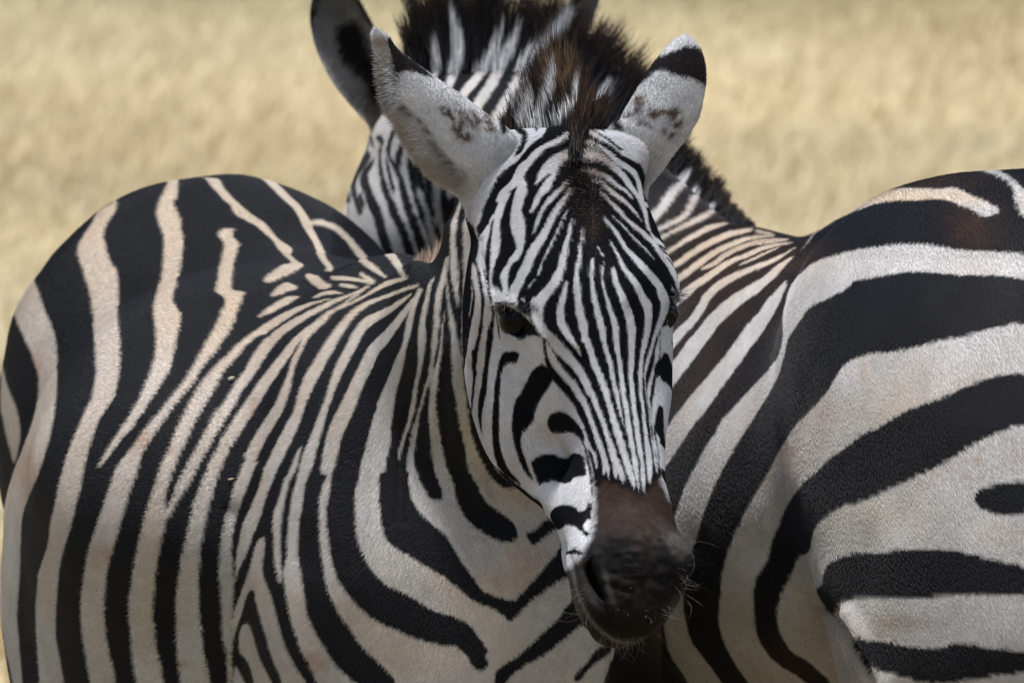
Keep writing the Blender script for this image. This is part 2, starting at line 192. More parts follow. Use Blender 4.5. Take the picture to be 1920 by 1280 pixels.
TRACE_HEAD_A = """
PB @0 860,330; 866,560; 866,700; 880,820; 925,895; 1000,945; 1050,1050; 1120,1240; 1340,1240; 1340,200; 900,200
PW @b 560,-60; 545,150; 550,300; 528,480; 515,640; 495,800; 475,950; 460,1100; 455,1280; @7 235,520; 240,620; 258,720; 292,830; 332,930; 402,1020; 472,1080; 552,1140; 622,1200; 690,1250; @8 700,230; 740,300; 790,380; 815,470; 800,620; 1700,620; 1700,0; @0 1340,700; 1340,250; 1160,200; 1000,240; 880,300; 850,340; @a 380,150; 520,400; 600,560; 640,690; 615,830; 580,930
VW @a 160,410,430; 240,380,425; 320,350,395; 400,320,375; 480,300,365; 560,295,360; 640,285,352; 720,288,355; 800,290,372; 900,288,382; 1000,290,385; 1060,298,385; @b 140,302,385; 220,318,388; 320,340,390; 400,360,390; 480,372,380
VB @a 150,420,445; 250,405,470; 330,395,470; 400,375,455; 480,365,440; 560,360,440; 640,352,440; 720,355,440; 800,372,440; 900,382,438; 1000,385,440; 1060,385,448; @b 140,385,450; 220,388,445; 320,390,445
VB @a 440,545,560; 520,545,590; 600,545,605; 700,552,610; 760,562,605; 820,565,590; 880,570,575
CB @b 545,60,8; 520,160,8; 500,260,12; 488,360,14; 487,480,6
CB @b 545,130,12; 575,300,28; 570,400,34; 548,560,36; 515,700,36; 495,850,36; 478,960,34; 462,1080,28; 450,1200,24
CB @a 590,880,20; 615,960,34; 640,1050,40; @b 650,180,44; 672,300,46; 682,400,42; 672,560,40; 655,700,40; 635,830,44; 605,950,46; 585,1100,46; 572,1240,46; @7 283,340,24; 290,450,22; 282,560,16; 275,640,12; 268,740,8
CB @b 690,20,14; 712,100,26; 740,200,34; 768,330,36; 792,450,34; 805,560,34; 795,660,46; 775,750,66; 760,850,76; 752,950,74; 735,1060,60; 718,1180,54; @7 355,470,34; 345,560,36; 330,640,36; 322,700,28; 322,760,16; 330,830,4
CB @b 845,560,8; 858,680,20; 870,780,26; 877,850,14
PB @7 455,355; 480,345; 530,340; 555,360; 550,395; 530,415; 490,415; 465,435; 450,480; 442,560; 438,700; 435,800; 440,900; 460,980; 500,1060; 550,1110; 575,1140; 540,1125; 480,1090; 430,1030; 405,960; 395,850; 395,740; 400,640; 410,540; 425,450; 440,390
PB @7 690,420; 725,440; 750,490; 760,515; 735,560; 690,620; 660,680; 640,760; 600,810; 570,850; 565,900; 590,980; 615,1050; 640,1110; 600,1080; 560,1010; 530,920; 512,830; 512,740; 530,640; 570,580; 600,520; 640,450
PB @7 722,770; 745,720; 790,702; 840,712; 880,745; 920,790; 950,850; 975,920; 987,1000; 992,1100; 997,1200; 992,1290; 980,1290; 985,1150; 975,1060; 965,1000; 950,930; 925,870; 890,835; 850,825; 790,835; 745,820
PB @7 630,1010; 650,985; 690,965; 740,955; 790,970; 840,985; 870,955; 910,950; 940,975; 955,1010; 960,1080; 935,1095; 890,1100; 860,1130; 800,1128; 750,1120; 690,1135; 680,1150; 660,1110; 640,1060
PB @8 740,270; 760,230; 800,208; 850,208; 890,220; 920,245; 950,240; 965,210; 975,180; 982,230; 985,290; 960,300; 940,330; 945,360; 975,380; 965,400; 930,370; 890,335; 840,328; 790,350; 760,320
CB @8 850,490,20; 890,485,26; 930,500,22
PB @f 1250,180; 1300,330; @6 1010,215; 1080,245; 1150,290; 1240,325; 1290,380; 1306,470; 1305,560; 1330,600; 1400,730; 1450,840; @c 1000,440; 1070,520; 1115,620; 1105,790; 1060,830; 1080,930; 1080,1000; 1000,1080; 985,1130; @d 960,330; 900,420; 880,560; 880,700; 870,800; 870,960; 830,1000; 800,1210; @e 780,150; 800,330; 830,480; 860,640; 870,850; 890,960; 700,1200; 400,1180; 110,1100; 75,900; 35,700; @7 965,800; 940,730; 900,655; 830,575; 760,505; 735,430; 712,340; 700,265; @b 1340,760; 1250,650; 1255,600; 1190,560; 1100,510; 1080,480; 1095,350; 1080,300; 1000,340; 920,310; 850,260; 790,170; @a 800,1060; 775,900; 760,600; 770,540; 640,600; 620,560; 610,470; 700,380; 720,270; 780,100; 810,0; @f 100,1100; 140,1000; 200,900; 280,820; 380,745; 450,690; 520,600; 600,520; 700,440; 780,380; 860,300; 1000,100
PW @a 800,330; 770,400; 760,440; 690,500; 680,540; 640,590; 640,690; 680,660; 765,570; 775,480; 800,400; 830,340
PW @f 860,270; 700,430; 560,560; 450,680; 370,740; 250,840; 180,930; 130,1040; 80,1180; 40,1280; @a 640,120; 500,0; @6 0,380; 0,0; 600,-30; @f 840,60
CB @f 420,262,16; 500,295,60; 565,340,70; 560,420,70; 510,510,60; 455,575,24
CB @f 290,230,40; 300,290,50; 280,330,30
CB @f 780,60,90; 750,150,90; 730,240,70; 715,300,20
CB @f 1060,150,260; 960,250,180; 860,350,110; 760,420,80; 660,490,74; 560,600,74; 480,690,84; 370,780,112; 280,880,130; 220,990,130; 170,1100,120; 110,1220,120; @6 365,640,60; 345,700,48; 325,745,34
CW @f 1080,350,30; 1000,400,60; 900,450,62; 800,480,62; 700,560,84; 620,640,90; 530,730,112; 480,820,112; 440,900,110
CW @f 440,900,110; 340,980,80; 280,1040,80; 245,1110,80
VW @a 60,925,1025; 150,880,980; 250,850,945; 330,820,920; 400,810,895; 480,800,885; 600,790,895; 700,780,888; 800,780,878; 850,778,850; 900,775,832; 1000,768,808; 1100,760,795; 1180,760,800; @b 240,770,860; 300,780,900
CW @f 470,860,110; 520,940,106; 510,1010,110; 505,1060,110
VW @a 0,1095,1215; 100,1065,1190; 200,1040,1165; 260,1030,1145; 350,1020,1165; 450,1018,1190; 530,1030,1195; 600,1055,1190; 680,1080,1180; 740,1085,1165; 800,1050,1145; 860,1005,1110; 920,975,1040; 980,930,1005; 1060,895,985; 1120,900,980; 1180,915,985; 1240,925,990; @b 330,935,990
CB @a 812,385,10; 795,440,24; 785,520,28; 765,620,38; 752,700,52; 742,800,62; 742,900,64; 742,980,50; 745,1060,30; 750,1130,20
PW @f 1140,560; 1000,550; 900,590; 830,640; 760,720; 710,800; 690,870; 668,935; 700,920; 760,860; 830,810; 860,805; 840,840; 790,890; 740,960; 700,1030; 670,1100; 640,1180; 610,1270; 680,1210; 740,1100; 800,1040; 850,990; 880,900; 920,850; 960,740; 1010,700; 1050,650; 1140,650
CW @a 1660,0,50; 1570,75,56; 1480,165,50; 1410,250,40; 1360,360,44; 1320,470,36; 1278,580,8
CW @f 1075,885,20; 1040,930,44
CW @a 1760,20,20; 1700,100,50; 1630,200,60; 1560,290,70; 1500,400,78; 1440,520,84; 1370,640,104; 1300,740,114; 1250,850,112; 1210,950,112; 1150,1050,112; 1110,1150,112; 1060,1230,100; @b 1060,300,100
CW @a 1700,270,8; 1640,400,18; 1560,570,18; 1490,720,22; 1420,850,22; 1380,950,24; 1345,1050,8
CW @a 1755,380,10; 1735,480,42; 1700,620,54; 1665,750,66; 1640,880,84; 1610,1000,94; 1560,1100,112; 1500,1200,112; 1430,1280,120; @b 1380,380,130
PW @b 1400,310; 1290,370; 1255,410; 1255,560; 1270,660; 1340,750; 1400,830; 1470,910; 1550,1020; 1650,1120; 1750,1210; 1810,1290; 1910,1290; 1850,1180; 1740,1040; 1640,920; 1560,840; 1480,760; 1420,690; 1395,600; 1410,470; 1460,370; 1500,300
CW @7 925,475,46; 955,530,44; 980,585,42; @e 75,0,66; 110,100,62; 150,200,58; 190,300,58; 222,400,58; 255,500,62; 290,600,72; 315,700,76; 345,800,92; 372,880,104
CW @e 350,840,60; 350,930,50; 350,990,10
CW @e 390,860,70; 420,950,70; 445,1060,8
PW @b 760,170; 820,220; 900,300; 940,290; 985,350; 1000,290; 1060,240; 1120,260; 1095,350; 1095,420; 1080,480; 1000,475; 880,465; 810,450; 790,380; 775,300
CW @7 715,285,14; 740,350,36; 775,420,42; 830,490,42; 880,545,42; 920,610,42; 955,680,40; 985,760,36; @e 90,400,62; 130,520,62; 170,620,60; 200,720,64; 225,800,74
CW @e 215,800,50; 213,900,34; 210,955,6
CW @e 240,800,50; 258,900,40; 272,1005,5
VW @e 300,-15,2; 400,-20,20; 500,-20,45; 600,-20,80; 660,45,100; 720,75,120; 800,100,130; 865,120,128
VW @e 640,5,18; 700,15,30; 750,25,45; 850,50,70; 950,75,95; 1050,90,105; 1200,88,98; 1300,80,88
VW @e 760,-20,5; 850,-5,20; 950,20,40; 1050,42,52; 1280,55,62
CW @a 1868,500,12; 1862,640,32; 1848,760,38; 1825,900,46; 1810,1000,52; 1800,1100,68; 1805,1200,78; @b 1808,240,78; 1812,340,78; 1830,450,86; 1845,560,88; 1870,660,92; 1890,760,94; 1905,850,92; @d 5,560,84; 32,640,80; 62,740,78; 95,850,78; 135,930,76; 170,1010,74; 205,1110,72; 238,1200,68; @e 270,100,62; 300,200,72; 325,300,74; 362,400,78; 388,500,80; 420,600,80; 450,700,78; 480,800,76; 505,880,76; 530,960,70; 550,1030,50; 565,1090,24; 575,1130,6
VW @c 540,55,80; 620,40,85; 700,35,72; 800,38,80; 900,48,100; @d 0,55,110; 200,90,160; 400,140,220; 600,185,245; 800,245,305; 1000,285,340; 1200,335,380; @e 100,360,405; 200,390,420; 300,420,440; 380,440,450
VW @c 590,198,208; 660,178,205; 750,168,188; 850,180,210; @d 0,205,242; 100,230,280; 200,255,310; 300,285,360; 400,310,375; 600,325,390; 800,365,415; 1000,390,445; 1200,412,468; @e 100,435,490; 200,455,505; 300,465,520; 400,478,535; 500,500,555; 600,515,572; 700,535,590; 800,550,610; 900,565,625; 1000,590,635; 1080,610,635; 1150,622,630
VW @c 640,312,328; 690,290,345; 750,295,358; 850,325,390; @d 0,372,450; 100,400,490; 200,435,535; 300,465,560; 400,485,580; 500,492,582; 600,495,578; 800,500,565; 1000,505,555; 1200,522,575; @e 100,538,585; 200,552,600; 300,560,612; 400,572,628; 500,588,640; 600,602,655; 700,620,672; 800,638,685; 900,648,698; 1000,655,700; 1080,668,700; 1160,682,690
VW @c 340,286,292; 400,305,330; 500,350,392; 600,390,440; 650,410,470; 750,480,560; 850,545,640; @d 0,600,690; 100,640,765; 200,685,780; 400,690,765; 600,655,720; 800,628,675; 1000,622,660; 1200,630,665; @e 100,650,685; 200,660,695; 300,668,705; 400,675,720; 500,685,735; 600,690,752; 700,705,775; 800,712,782; 900,720,785; 980,728,775; 1050,742,758
VW @c 40,205,212; 100,225,260; 200,300,350; 300,370,420; 400,420,480; 500,500,590; 600,580,690; 700,665,780; 800,760,870; 900,830,925; @d 0,845,965; 100,880,985; 200,875,970; 300,855,930; 400,820,885; 500,795,835; 600,770,805; 700,735,780; 800,710,750; 900,690,720; 1000,686,697; 1200,703,714; @e 100,725,735; 300,745,755; 500,765,780; 600,780,800; 700,795,820; 800,805,835; 880,822,842; 930,832,838
VW @d 480,862,875; 600,835,872; 700,815,872; 800,805,850; 900,780,815; 1000,752,790; 1100,725,775; 1200,720,758; @e 60,732,748; 200,755,775; 300,770,790; 400,780,800; 500,790,812; 600,800,830; 700,822,845; 800,838,850; 870,842,848
CW @c 290,20,8; 400,120,14; 500,230,14; 600,330,16; 700,430,16; 800,545,6
VW @c -5,385,430; 60,425,490; 120,500,570; 180,560,650; 240,640,720; 300,690,780; 360,770,840; 420,810,870; 500,860,930; 560,905,970; 620,950,1020; 700,990,1060; 780,1040,1090; 860,1060,1190; 910,1075,1190
CW @f 1420,1000,8; 1460,1050,24; 1520,1110,32; 1600,1190,40; 1690,1275,50
CW @f 1340,880,10; 1440,930,40; 1560,1020,50; 1680,1100,56; 1760,1170,40; 1850,1260,30; @c 600,20,24; 650,95,8
CW @f 1240,800,10; 1300,790,28; 1360,800,38; 1460,840,50; 1560,890,56; 1640,950,46; 1740,1010,36; 1820,1100,10
CW @f 1180,330,20; 1220,420,50; 1290,450,50; 1380,480,52; 1460,530,52; 1560,610,54; 1640,670,62; 1740,720,64; 1830,780,64; 1880,850,64; 1910,940,72; 1925,1050,74; 1935,1130,60
CW @f 1160,520,50; 1230,600,110; 1320,610,120; 1430,640,90; 1540,700,72; 1640,770,72; 1720,840,68; 1780,930,62; 1840,1010,54; 1900,1090,52; 1940,1180,52; 1975,1270,50; @c 705,60,40; 720,130,32; 732,200,18
CW @f 1280,160,20; 1285,300,34; 1330,360,36; 1420,410,36; 1520,480,44; 1620,560,54; 1740,625,56; 1850,680,40
PW @6 955,60; 970,130; 1050,150; 1150,240; 1240,320; 1292,370; 1310,460; 1305,600; 1500,500; 1700,200; 1300,0
CB @f 1300,260,8; 1370,320,20; 1460,370,28; 1560,440,32; 1640,500,32; 1690,520,14
CB @f 1380,240,40; 1420,270,50; 1460,310,14
CB @6 950,160,30; 965,195,40; 1010,220,32; 1080,250,30; 1150,300,32; 1220,335,36; 1268,370,42; 1290,430,36; 1302,500,26; 1305,560,16
CB @6 1330,590,20; 1365,660,34; 1400,740,34; 1430,800,24
CW @c 735,120,10; 760,230,22; 800,290,42; 860,345,48; 910,375,26; 990,430,10
CW @c 790,0,12; 840,60,22; 880,150,26; 920,240,22; 950,310,12; 980,390,6
CW @c 850,390,6; 920,430,16; 1000,480,22; 1060,540,22; 1100,610,28; 1105,700,26; 1100,790,22
CW @c 850,400,4; 900,460,16; 970,520,18; 1030,590,22; 1070,660,24; 1085,740,18
VW @b 170,1660,1700; 250,1650,1690; 350,1610,1680; 450,1580,1660; 550,1560,1650; 650,1565,1670; 730,1595,1700; 800,1640,1740; 870,1690,1780; 930,1750,1810; 1000,1810,1840; 1060,1845,1865
CB @7 705,270,12; 712,340,18; 725,400,26; 748,460,34; 775,500,42; 810,545,44; 860,600,42; 905,660,44; 940,730,42; 968,800,38; 990,870,36; 1015,930,26
PB @b 870,470; 980,465; 1080,505; 1170,570; 1260,680; 1340,780; 1400,850; 1330,820; 1250,820; 1180,850; 1120,872; 1060,835; 1000,795; 930,745; 890,650; 895,600; 860,560; 850,510
PB @d 905,420; 960,330; 1000,250; 1060,230; 1050,350; 1000,400; 985,370; 940,372
PW @d 900,400; 960,375; 1000,400; 1030,350; 1080,500; 1010,560; 1015,620; 1080,680; 1080,920; 1050,920; 1010,830; 980,740; 960,710; 920,700; 900,740; 880,790; 865,790; 880,700; 880,560; 885,450
PB @d 1020,545; 1100,540; 1100,690; 1040,660; 1012,610
PB @d 920,700; 960,710; 980,740; 1010,830; 1045,920; 1100,940; 1100,1150; 1030,1160; 980,1090; 930,1050; 890,1020; 870,975; 840,1000; 805,950; 810,860; 850,790; 890,760
PW @d 870,975; 890,1020; 930,1050; 980,1090; 1030,1160; 1100,1150; @e 1100,60; 1060,200; 1000,330; 937,520; 920,460; 915,300; 910,160; 870,110; 840,150; 820,230; 810,330; 780,280; 780,200; 790,40; @d 800,1200; 820,1080; 840,1000
PB @e 870,108; 910,160; 916,300; 925,450; 938,560; 1000,640; 960,670; 910,610; 870,570; 865,500; 830,455; 812,380; 810,330; 820,230; 840,150
PW @e 820,450; 865,500; 870,570; 910,610; 950,660; 1010,700; 1010,900; 905,875; 875,855; 865,740; 850,620
PB @e 880,860; 945,900; 1010,900; 960,1060; 920,1020; 890,950
CW @c 975,800,26
CW @c 1020,895,34; 1022,905,30
CW @b 1215,265,8; 1240,225,20; 1270,190,8
CW @b 1150,375,16; 1180,405,30
CW @b 1295,150,18; 1310,145,10
CW @c 130,400,8; 160,450,18; 200,510,8
"""

TRACE_B = """
CW @j60,420,52.8; 110,375,52.8; 170,290,56.32; 240,200,44
CW @j80,490,21.12; 190,440,26.4; 260,400,29.92; 290,360,35.2; 320,280,35.2
CW @j100,545,17.76; 220,480,22.2; 300,440,26.64; 380,400,34.04; 420,370,29.6
CW @j100,650,22.2; 170,610,23.68; 250,560,26.64; 330,515,29.6; 420,470,31.08; 500,450,22.2
CW @j150,730,29.6; 230,680,34.04; 300,630,37; 380,580,37; 460,540,35.52; 550,505,34.04; 660,485,14.8
CW @j690,490,10.36; 740,502,14.8; 790,515,7.4
CW @j180,800,37; 250,760,39.96; 320,710,39.96; 400,650,37; 480,600,34.04; 560,565,31.08; 640,540,28.12; 720,530,22.2; 780,525,8.88
CW @j380,715,11.84; 440,690,23.68; 500,645,26.64; 580,600,26.64; 660,570,28.12; 750,555,23.68; 870,548,10.36
CW @j200,920,59.2; 280,860,54.76; 330,815,44.4; 400,770,39.96; 480,715,35.52; 560,665,28.12; 640,635,25.16; 720,600,22.2; 800,578,19.24; 900,565,11.84
CW @j600,690,7.4; 700,650,13.32; 760,620,13.32; 830,590,5.92
CW @j100,1260,66.6; 190,1160,60.68; 250,1090,53.28; 310,1030,50.32; 360,960,50.32; 400,890,47.36; 450,835,47.36; 520,785,42.92; 600,745,37; 700,705,29.6; 800,665,22.2; 880,620,13.32; 920,595,5.92
CW @j100,1460,105.6; 240,1290,91.52; 300,1210,91.52; 370,1120,88; 440,1030,82.72; 520,950,82.72; 600,890,73.92; 680,840,65.12; 760,780,52.8; 830,715,38.72; 890,665,15.84; 915,645,5.28
CW @j875,785,7.04; 860,820,28.16; 830,870,52.8; 790,930,73.92; 740,1010,84.48; @k 300,120,98.56; 240,200,98.56; 170,300,98.56; 90,400,105.6; 20,490,114.4; -60,590,123.2; -160,720,123.2; -250,850,132; -400,1050,132
PW @j 3000,800; 2304,630; 2200,615; 1915,600; 1750,575; 1600,565; 1450,580; 1300,600; 1180,630; 1080,660; 1000,710; 940,770; 900,830; 880,900; 865,1000; 860,1100; 850,1180; 830,1240; 790,1290; @k 380,370; 290,460; 200,560; 110,660; 60,750; 0,840; -64,960; -115,1060; -155,1170; @l 130,500; 105,700; 140,920; 170,1080; 230,1180; 300,1290; 400,1450; 640,1450; 500,1290; 400,1150; 320,1050; 280,940; 258,800; 270,620; 330,430; 370,280; 430,130; 490,0; @k 140,905; 200,800; 270,690; 340,580; 400,480; 450,380; 480,290; 500,200; 525,140; 600,30; @j 1040,930; 1130,890; 1260,820; 1280,790; 1400,770; 1550,740; 1700,735; 1915,750; 2304,777; 3000,1000
PW @k 2600,200; 2200,130; 1915,92; 1860,85; 1700,120; 1550,160; 1400,190; 1200,240; 1000,265; 880,300; 810,370; 740,490; 650,590; 560,680; 500,760; 440,860; 390,960; @l 700,130; 610,290; 540,450; 495,600; 480,750; 470,900; 500,1020; 550,1130; 610,1220; 680,1320; 760,1450; 1200,1450; 1010,1290; 950,1240; 850,1180; 760,1100; 700,990; 685,880; 680,740; 700,640; 760,540; 790,430; 840,300; 880,210; 960,90; @k 680,960; 750,890; 850,820; 940,750; 1050,700; 1150,640; 1300,570; 1450,520; 1550,470; 1700,410; 1850,385; 1915,390; 2200,430; 2600,560
PW @k 2600,900; 2200,760; 1915,695; 1800,720; 1680,770; 1550,850; 1400,940; 1200,1030; 1050,1100; 900,1160; 830,1175; 740,1230; @l 1085,295; 1040,370; 1020,470; 950,520; 900,640; 840,760; 820,870; 840,980; 900,1080; 980,1130; 1050,1180; 1100,1230; 1150,1290; 1200,1450; 1500,1450; 1400,1290; 1390,1240; 1330,1140; 1280,1050; 1230,960; 1170,880; 1150,860; 1100,800; 1070,760; 1060,700; 1095,680; 1100,620; 1130,560; 1200,520; 1300,495; 1450,490; 1600,475; 1750,470; 1920,490; 2304,580; 3000,700
PB @k 1620,1140; 1640,1090; 1700,1060; 1800,1035; 1920,1025; 2100,1050; 2150,1130; 2100,1200; 1920,1215; 1800,1225; 1700,1210; 1650,1180
PW @l 1170,870; 1190,800; 1280,770; 1450,765; 1650,765; 1920,750; 2304,740; 3000,700; 3000,1050; 2304,1085; 1920,1040; 1800,1065; 1700,1070; 1550,1040; 1400,1020; 1290,1010; 1280,1050; 1230,960
PW @0 1634,1264; 1645,1255; 1690,1265; 1740,1280; 1800,1276; 1920,1258; 2200,1230; 2200,1500; 1650,1500
PW @m 0,880; 60,790; 130,710; 200,650; 290,570; 380,510; 500,450; 620,400; 760,360; 880,335; 1050,335; 1200,340; 1300,325; 1370,350; 1450,385; 1550,430; 1640,470; 1700,510; 1680,550; 1600,575; 1540,560; 1450,510; 1330,460; 1220,430; 1100,430; 950,440; 800,440; 680,460; 560,500; 440,550; 320,610; 220,670; 130,730; 50,820
PW @m 1430,180; 1600,180; 1740,210; 1850,280; 1920,350; 2300,700; 2200,800; 1920,580; 1870,520; 1840,400; 1790,300; 1680,230; 1560,200
PW @n 900,0; 850,300; 780,420; 740,560; 700,720; 600,880; 480,1000; 480,1400; 800,1800; 1250,2000; 1500,2000; 1640,1800; 1660,1500; 1680,1200; 1690,850; 1500,500; 1200,250
CB @n870,350,27.14; 890,430,40.71; 905,480,13.57
CB @n840,520,16.284; 830,590,81.42; 780,680,81.42; 720,760,75.992; 680,850,67.85; 665,950,59.708; 670,1040,62.422; 700,1130,67.85; 740,1250,67.85
CB @n910,620,21.712; 860,700,54.28; 800,790,81.42; 790,880,108.56; 810,980,108.56; 850,1070,108.56; 890,1170,122.13; 940,1290,122.13; 1000,1500,122.13; 1080,1750,115; 1150,2000,115
CB @n980,500,40.71; 975,620,40.71; 985,740,54.28; 1000,860,67.85; 1030,960,81.42; 1070,1080,94.99; 1120,1200,108.56; 1150,1290,108.56; 1250,1500,108.56; 1350,1800,110.4; 1400,2000,103.5
CB @n1050,620,27.14; 1070,720,35.282; 1090,830,48.852; 1120,940,54.28; 1140,1030,32.568; 1150,1090,8.142
CB @n1040,500,13.57; 1090,600,32.568; 1140,700,46.138; 1180,780,67.85; 1220,880,81.42; 1250,980,94.99; 1275,1100,94.99; 1310,1220,103.132; 1340,1300,103.132; 1420,1500,108.56; 1520,1900,105.8
PB @n 1180,240; 1110,290; 1080,380; 1060,450; 1050,500; 1120,640; 1170,760; 1150,700; 1105,600; 1100,510; 1120,420; 1160,320; 1220,290
CB @n1240,460,67.85; 1205,560,81.42; 1190,680,67.85; 1190,780,67.85
CB @n1310,600,27.14; 1340,700,81.42; 1360,820,94.99; 1390,940,108.56; 1430,1080,113.988; 1470,1200,124.844; 1500,1300,130.272; 1600,1500,130.272; 1640,1750,80.5
CB @n1420,640,67.85; 1440,760,73.278; 1460,880,73.278; 1490,980,59.708; 1540,1100,73.278; 1590,1220,73.278; 1620,1300,73.278
CB @n1560,800,108.56; 1570,930,100.418; 1590,1040,100.418; 1610,1130,54.28; 1630,1180,13.57
CB @n590,960,54.28; 590,1050,67.85; 600,1110,54.28
CB @n740,1050,40.71; 755,1130,54.28; 780,1200,40.71
CB @n960,360,67.85; 990,400,67.85; 1005,440,27.14
PW @n 1780,900; 1870,930; 1850,1010; 1800,1110; 1770,1060; 1775,960
CW @a 110,-150,80; 110,0,80; 120,150,80; 130,280,76; 165,430,70; 200,560,60; 230,680,50; 265,790,40
CW @a -90,50,60; -20,250,60; 10,380,60; 50,520,76; 90,660,80; 130,800,80; 170,920,60
CW @h 970,160,40; 985,260,60; 985,350,60; 960,430,50; 935,510,44; 900,600,40
CW @h 1210,270,30; 1160,380,44; 1100,470,50; 1040,540,50; 1000,600,50; 960,700,50
CW @h 1300,290,50; 1240,390,60; 1190,500,60; 1130,590,60; 1090,660,60; 1040,760,60
CW @h 1540,210,44; 1480,290,50; 1410,370,52; 1350,470,56; 1300,570,60; 1250,650,60; 1200,740,60; 1150,840,60
CW @h 850,260,24; 860,340,30; 850,400,44; 835,470,40
"""

# white streaks inside the standing manes (looked up by image pixel at each point along the hair)
TRACE_MANE_B = """
CW @h 945,40,10.53; 960,100,27.378; 975,180,50.544; 988,260,69.498; 985,350,69.498; 960,430,58.968; 935,510,52.65
CW @h 1260,150,16.848; 1210,270,52.65; 1160,380,67.392; 1100,470,65.286; 1040,540,61.074; 1010,600,63.18
CW @h 1350,170,25.272; 1300,290,67.392; 1240,390,80.028; 1190,500,73.71; 1130,590,69.498; 1100,640,69.498
CW @h 1650,100,63.18; 1540,210,63.18; 1480,290,63.18; 1410,370,67.392; 1350,470,69.498; 1300,570,69.498; 1250,650,69.498
CW @h 1440,260,21.06; 1380,340,37.908; 1330,440,25.272
CW @h 845,250,31.59; 862,340,42.12; 855,400,52.65; 840,450,46.332
CW @h 1880,520,63.18; 1830,620,84.24; 1790,720,94.77
CW @j 110,380,81; 170,290,94.5; 240,200,67.5; 290,140,27
CW @j 230,430,54; 280,370,59.4; 310,300,59.4; 335,250,40.5
CW @j 340,420,40.5; 390,370,62.1; 430,340,40.5
"""
TRACE_MANE_A = """
CW @h 1560,400,40; 1540,480,56; 1510,570,56; 1480,660,50; 1430,740,60
CW @h 1690,600,20; 1640,640,40; 1580,690,44; 1520,740,50; 1470,790,50
CW @h 1420,560,36; 1390,650,40; 1350,730,40
CW @h 1700,480,30; 1690,540,40
"""

TRACE_EAR_A = """
CB @h 572,250,10; 600,340,13; 625,440,13; 642,530,6
CB @f 420,262,16; 500,295,60; 565,340,70; 560,420,70; 510,510,60; 455,575,24
PB @h 568,248; 590,238; 640,305; 700,350; 780,415; 860,475; 800,463; 740,442; 690,432; 650,450; 620,440; 600,380; 585,320; 575,270
CB @h 500,320,12; 520,430,14; 542,520,8
PB @i 945,340; 1000,310; 1060,290; 1120,286; 1160,300; 1220,350; 1230,430; 1200,530; 1150,500; 1100,475; 1040,470; 990,455; 960,435; 930,425; 880,440; 840,480; 800,520; 780,470; 860,370; 910,345
CB @i 700,705,8; 760,685,10; 800,655,14
CB @i 640,740,40; 665,765,40; 690,780,14
CB @h 1255,750,30; 1268,780,40; 1262,800,24
"""
TRACE_EAR_B = """
PB @h 60,-150; 420,-150; 440,40; 520,170; 470,170; 400,60; 330,10; 200,0; 130,60; 125,200; 160,330; 130,300; 90,200; 80,0
PB @h 240,200; 330,160; 400,220; 440,330; 490,430; 500,540; 490,640; 450,650; 420,560; 330,460; 270,380; 240,280
PB @i 380,-200; 470,-100; 440,0; 400,80; 360,110; 300,60
"""

# tints: r,g,b target (sRGB), strength, then soft blobs x,y,rx,ry[,angle]
TINT_A = [
    ((194, 178, 154), .7, [(300, 400, 330, 160), (520, 440, 300, 130), (640, 540, 190, 70), (430, 560, 180, 150)]),
    ((198, 178, 158), .40, [(250, 760, 330, 260), (560, 700, 140, 150), (240, 560, 330, 260)]),
    ((176, 150, 128), .50, [(995, 905, 60, 60), (940, 870, 40, 50), (985, 1060, 50, 60), (960, 1095, 60, 40)]),
    ((168, 134, 112), .45, [(70, 690, 12, 40), (478, 765, 10, 30), (325, 843, 7, 12), (590, 1240, 30, 20), (200, 1040, 30, 20),
                            (345, 1243, 10, 10), (760, 720, 8, 60), (265, 820, 18, 30), (50, 880, 20, 50)]),
    ((188, 172, 156), .45, [(640, 1160, 160, 60, 30), (880, 1120, 120, 50, 35), (820, 1220, 160, 50), (280, 1040, 30, 160), (90, 1000, 30, 160)]),
]
TINT_HEAD_A = [
    ((176, 150, 130), .45, [(1092, 292, 45, 16), (1105, 265, 18, 20), (1060, 280, 20, 12), (1115, 310, 30, 20)]),
    ((104, 82, 66), .45, [(1095, 340, 40, 26), (1108, 380, 26, 40), (1120, 320, 30, 20)]),
    ((186, 160, 140), .35, [(1150, 370, 60, 24, 35), (1065, 360, 26, 40), (1190, 440, 14, 26)]),
    ((140, 136, 132), .45, [(955, 560, 34, 9), (1000, 575, 16, 8, 30)]),  # brow greyed in the pigment to tone down direct sun on it
    ((178, 158, 138), .35, [(1030, 810, 30, 26), (985, 880, 40, 40), (880, 500, 22, 130), (895, 700, 20, 130)]),
]
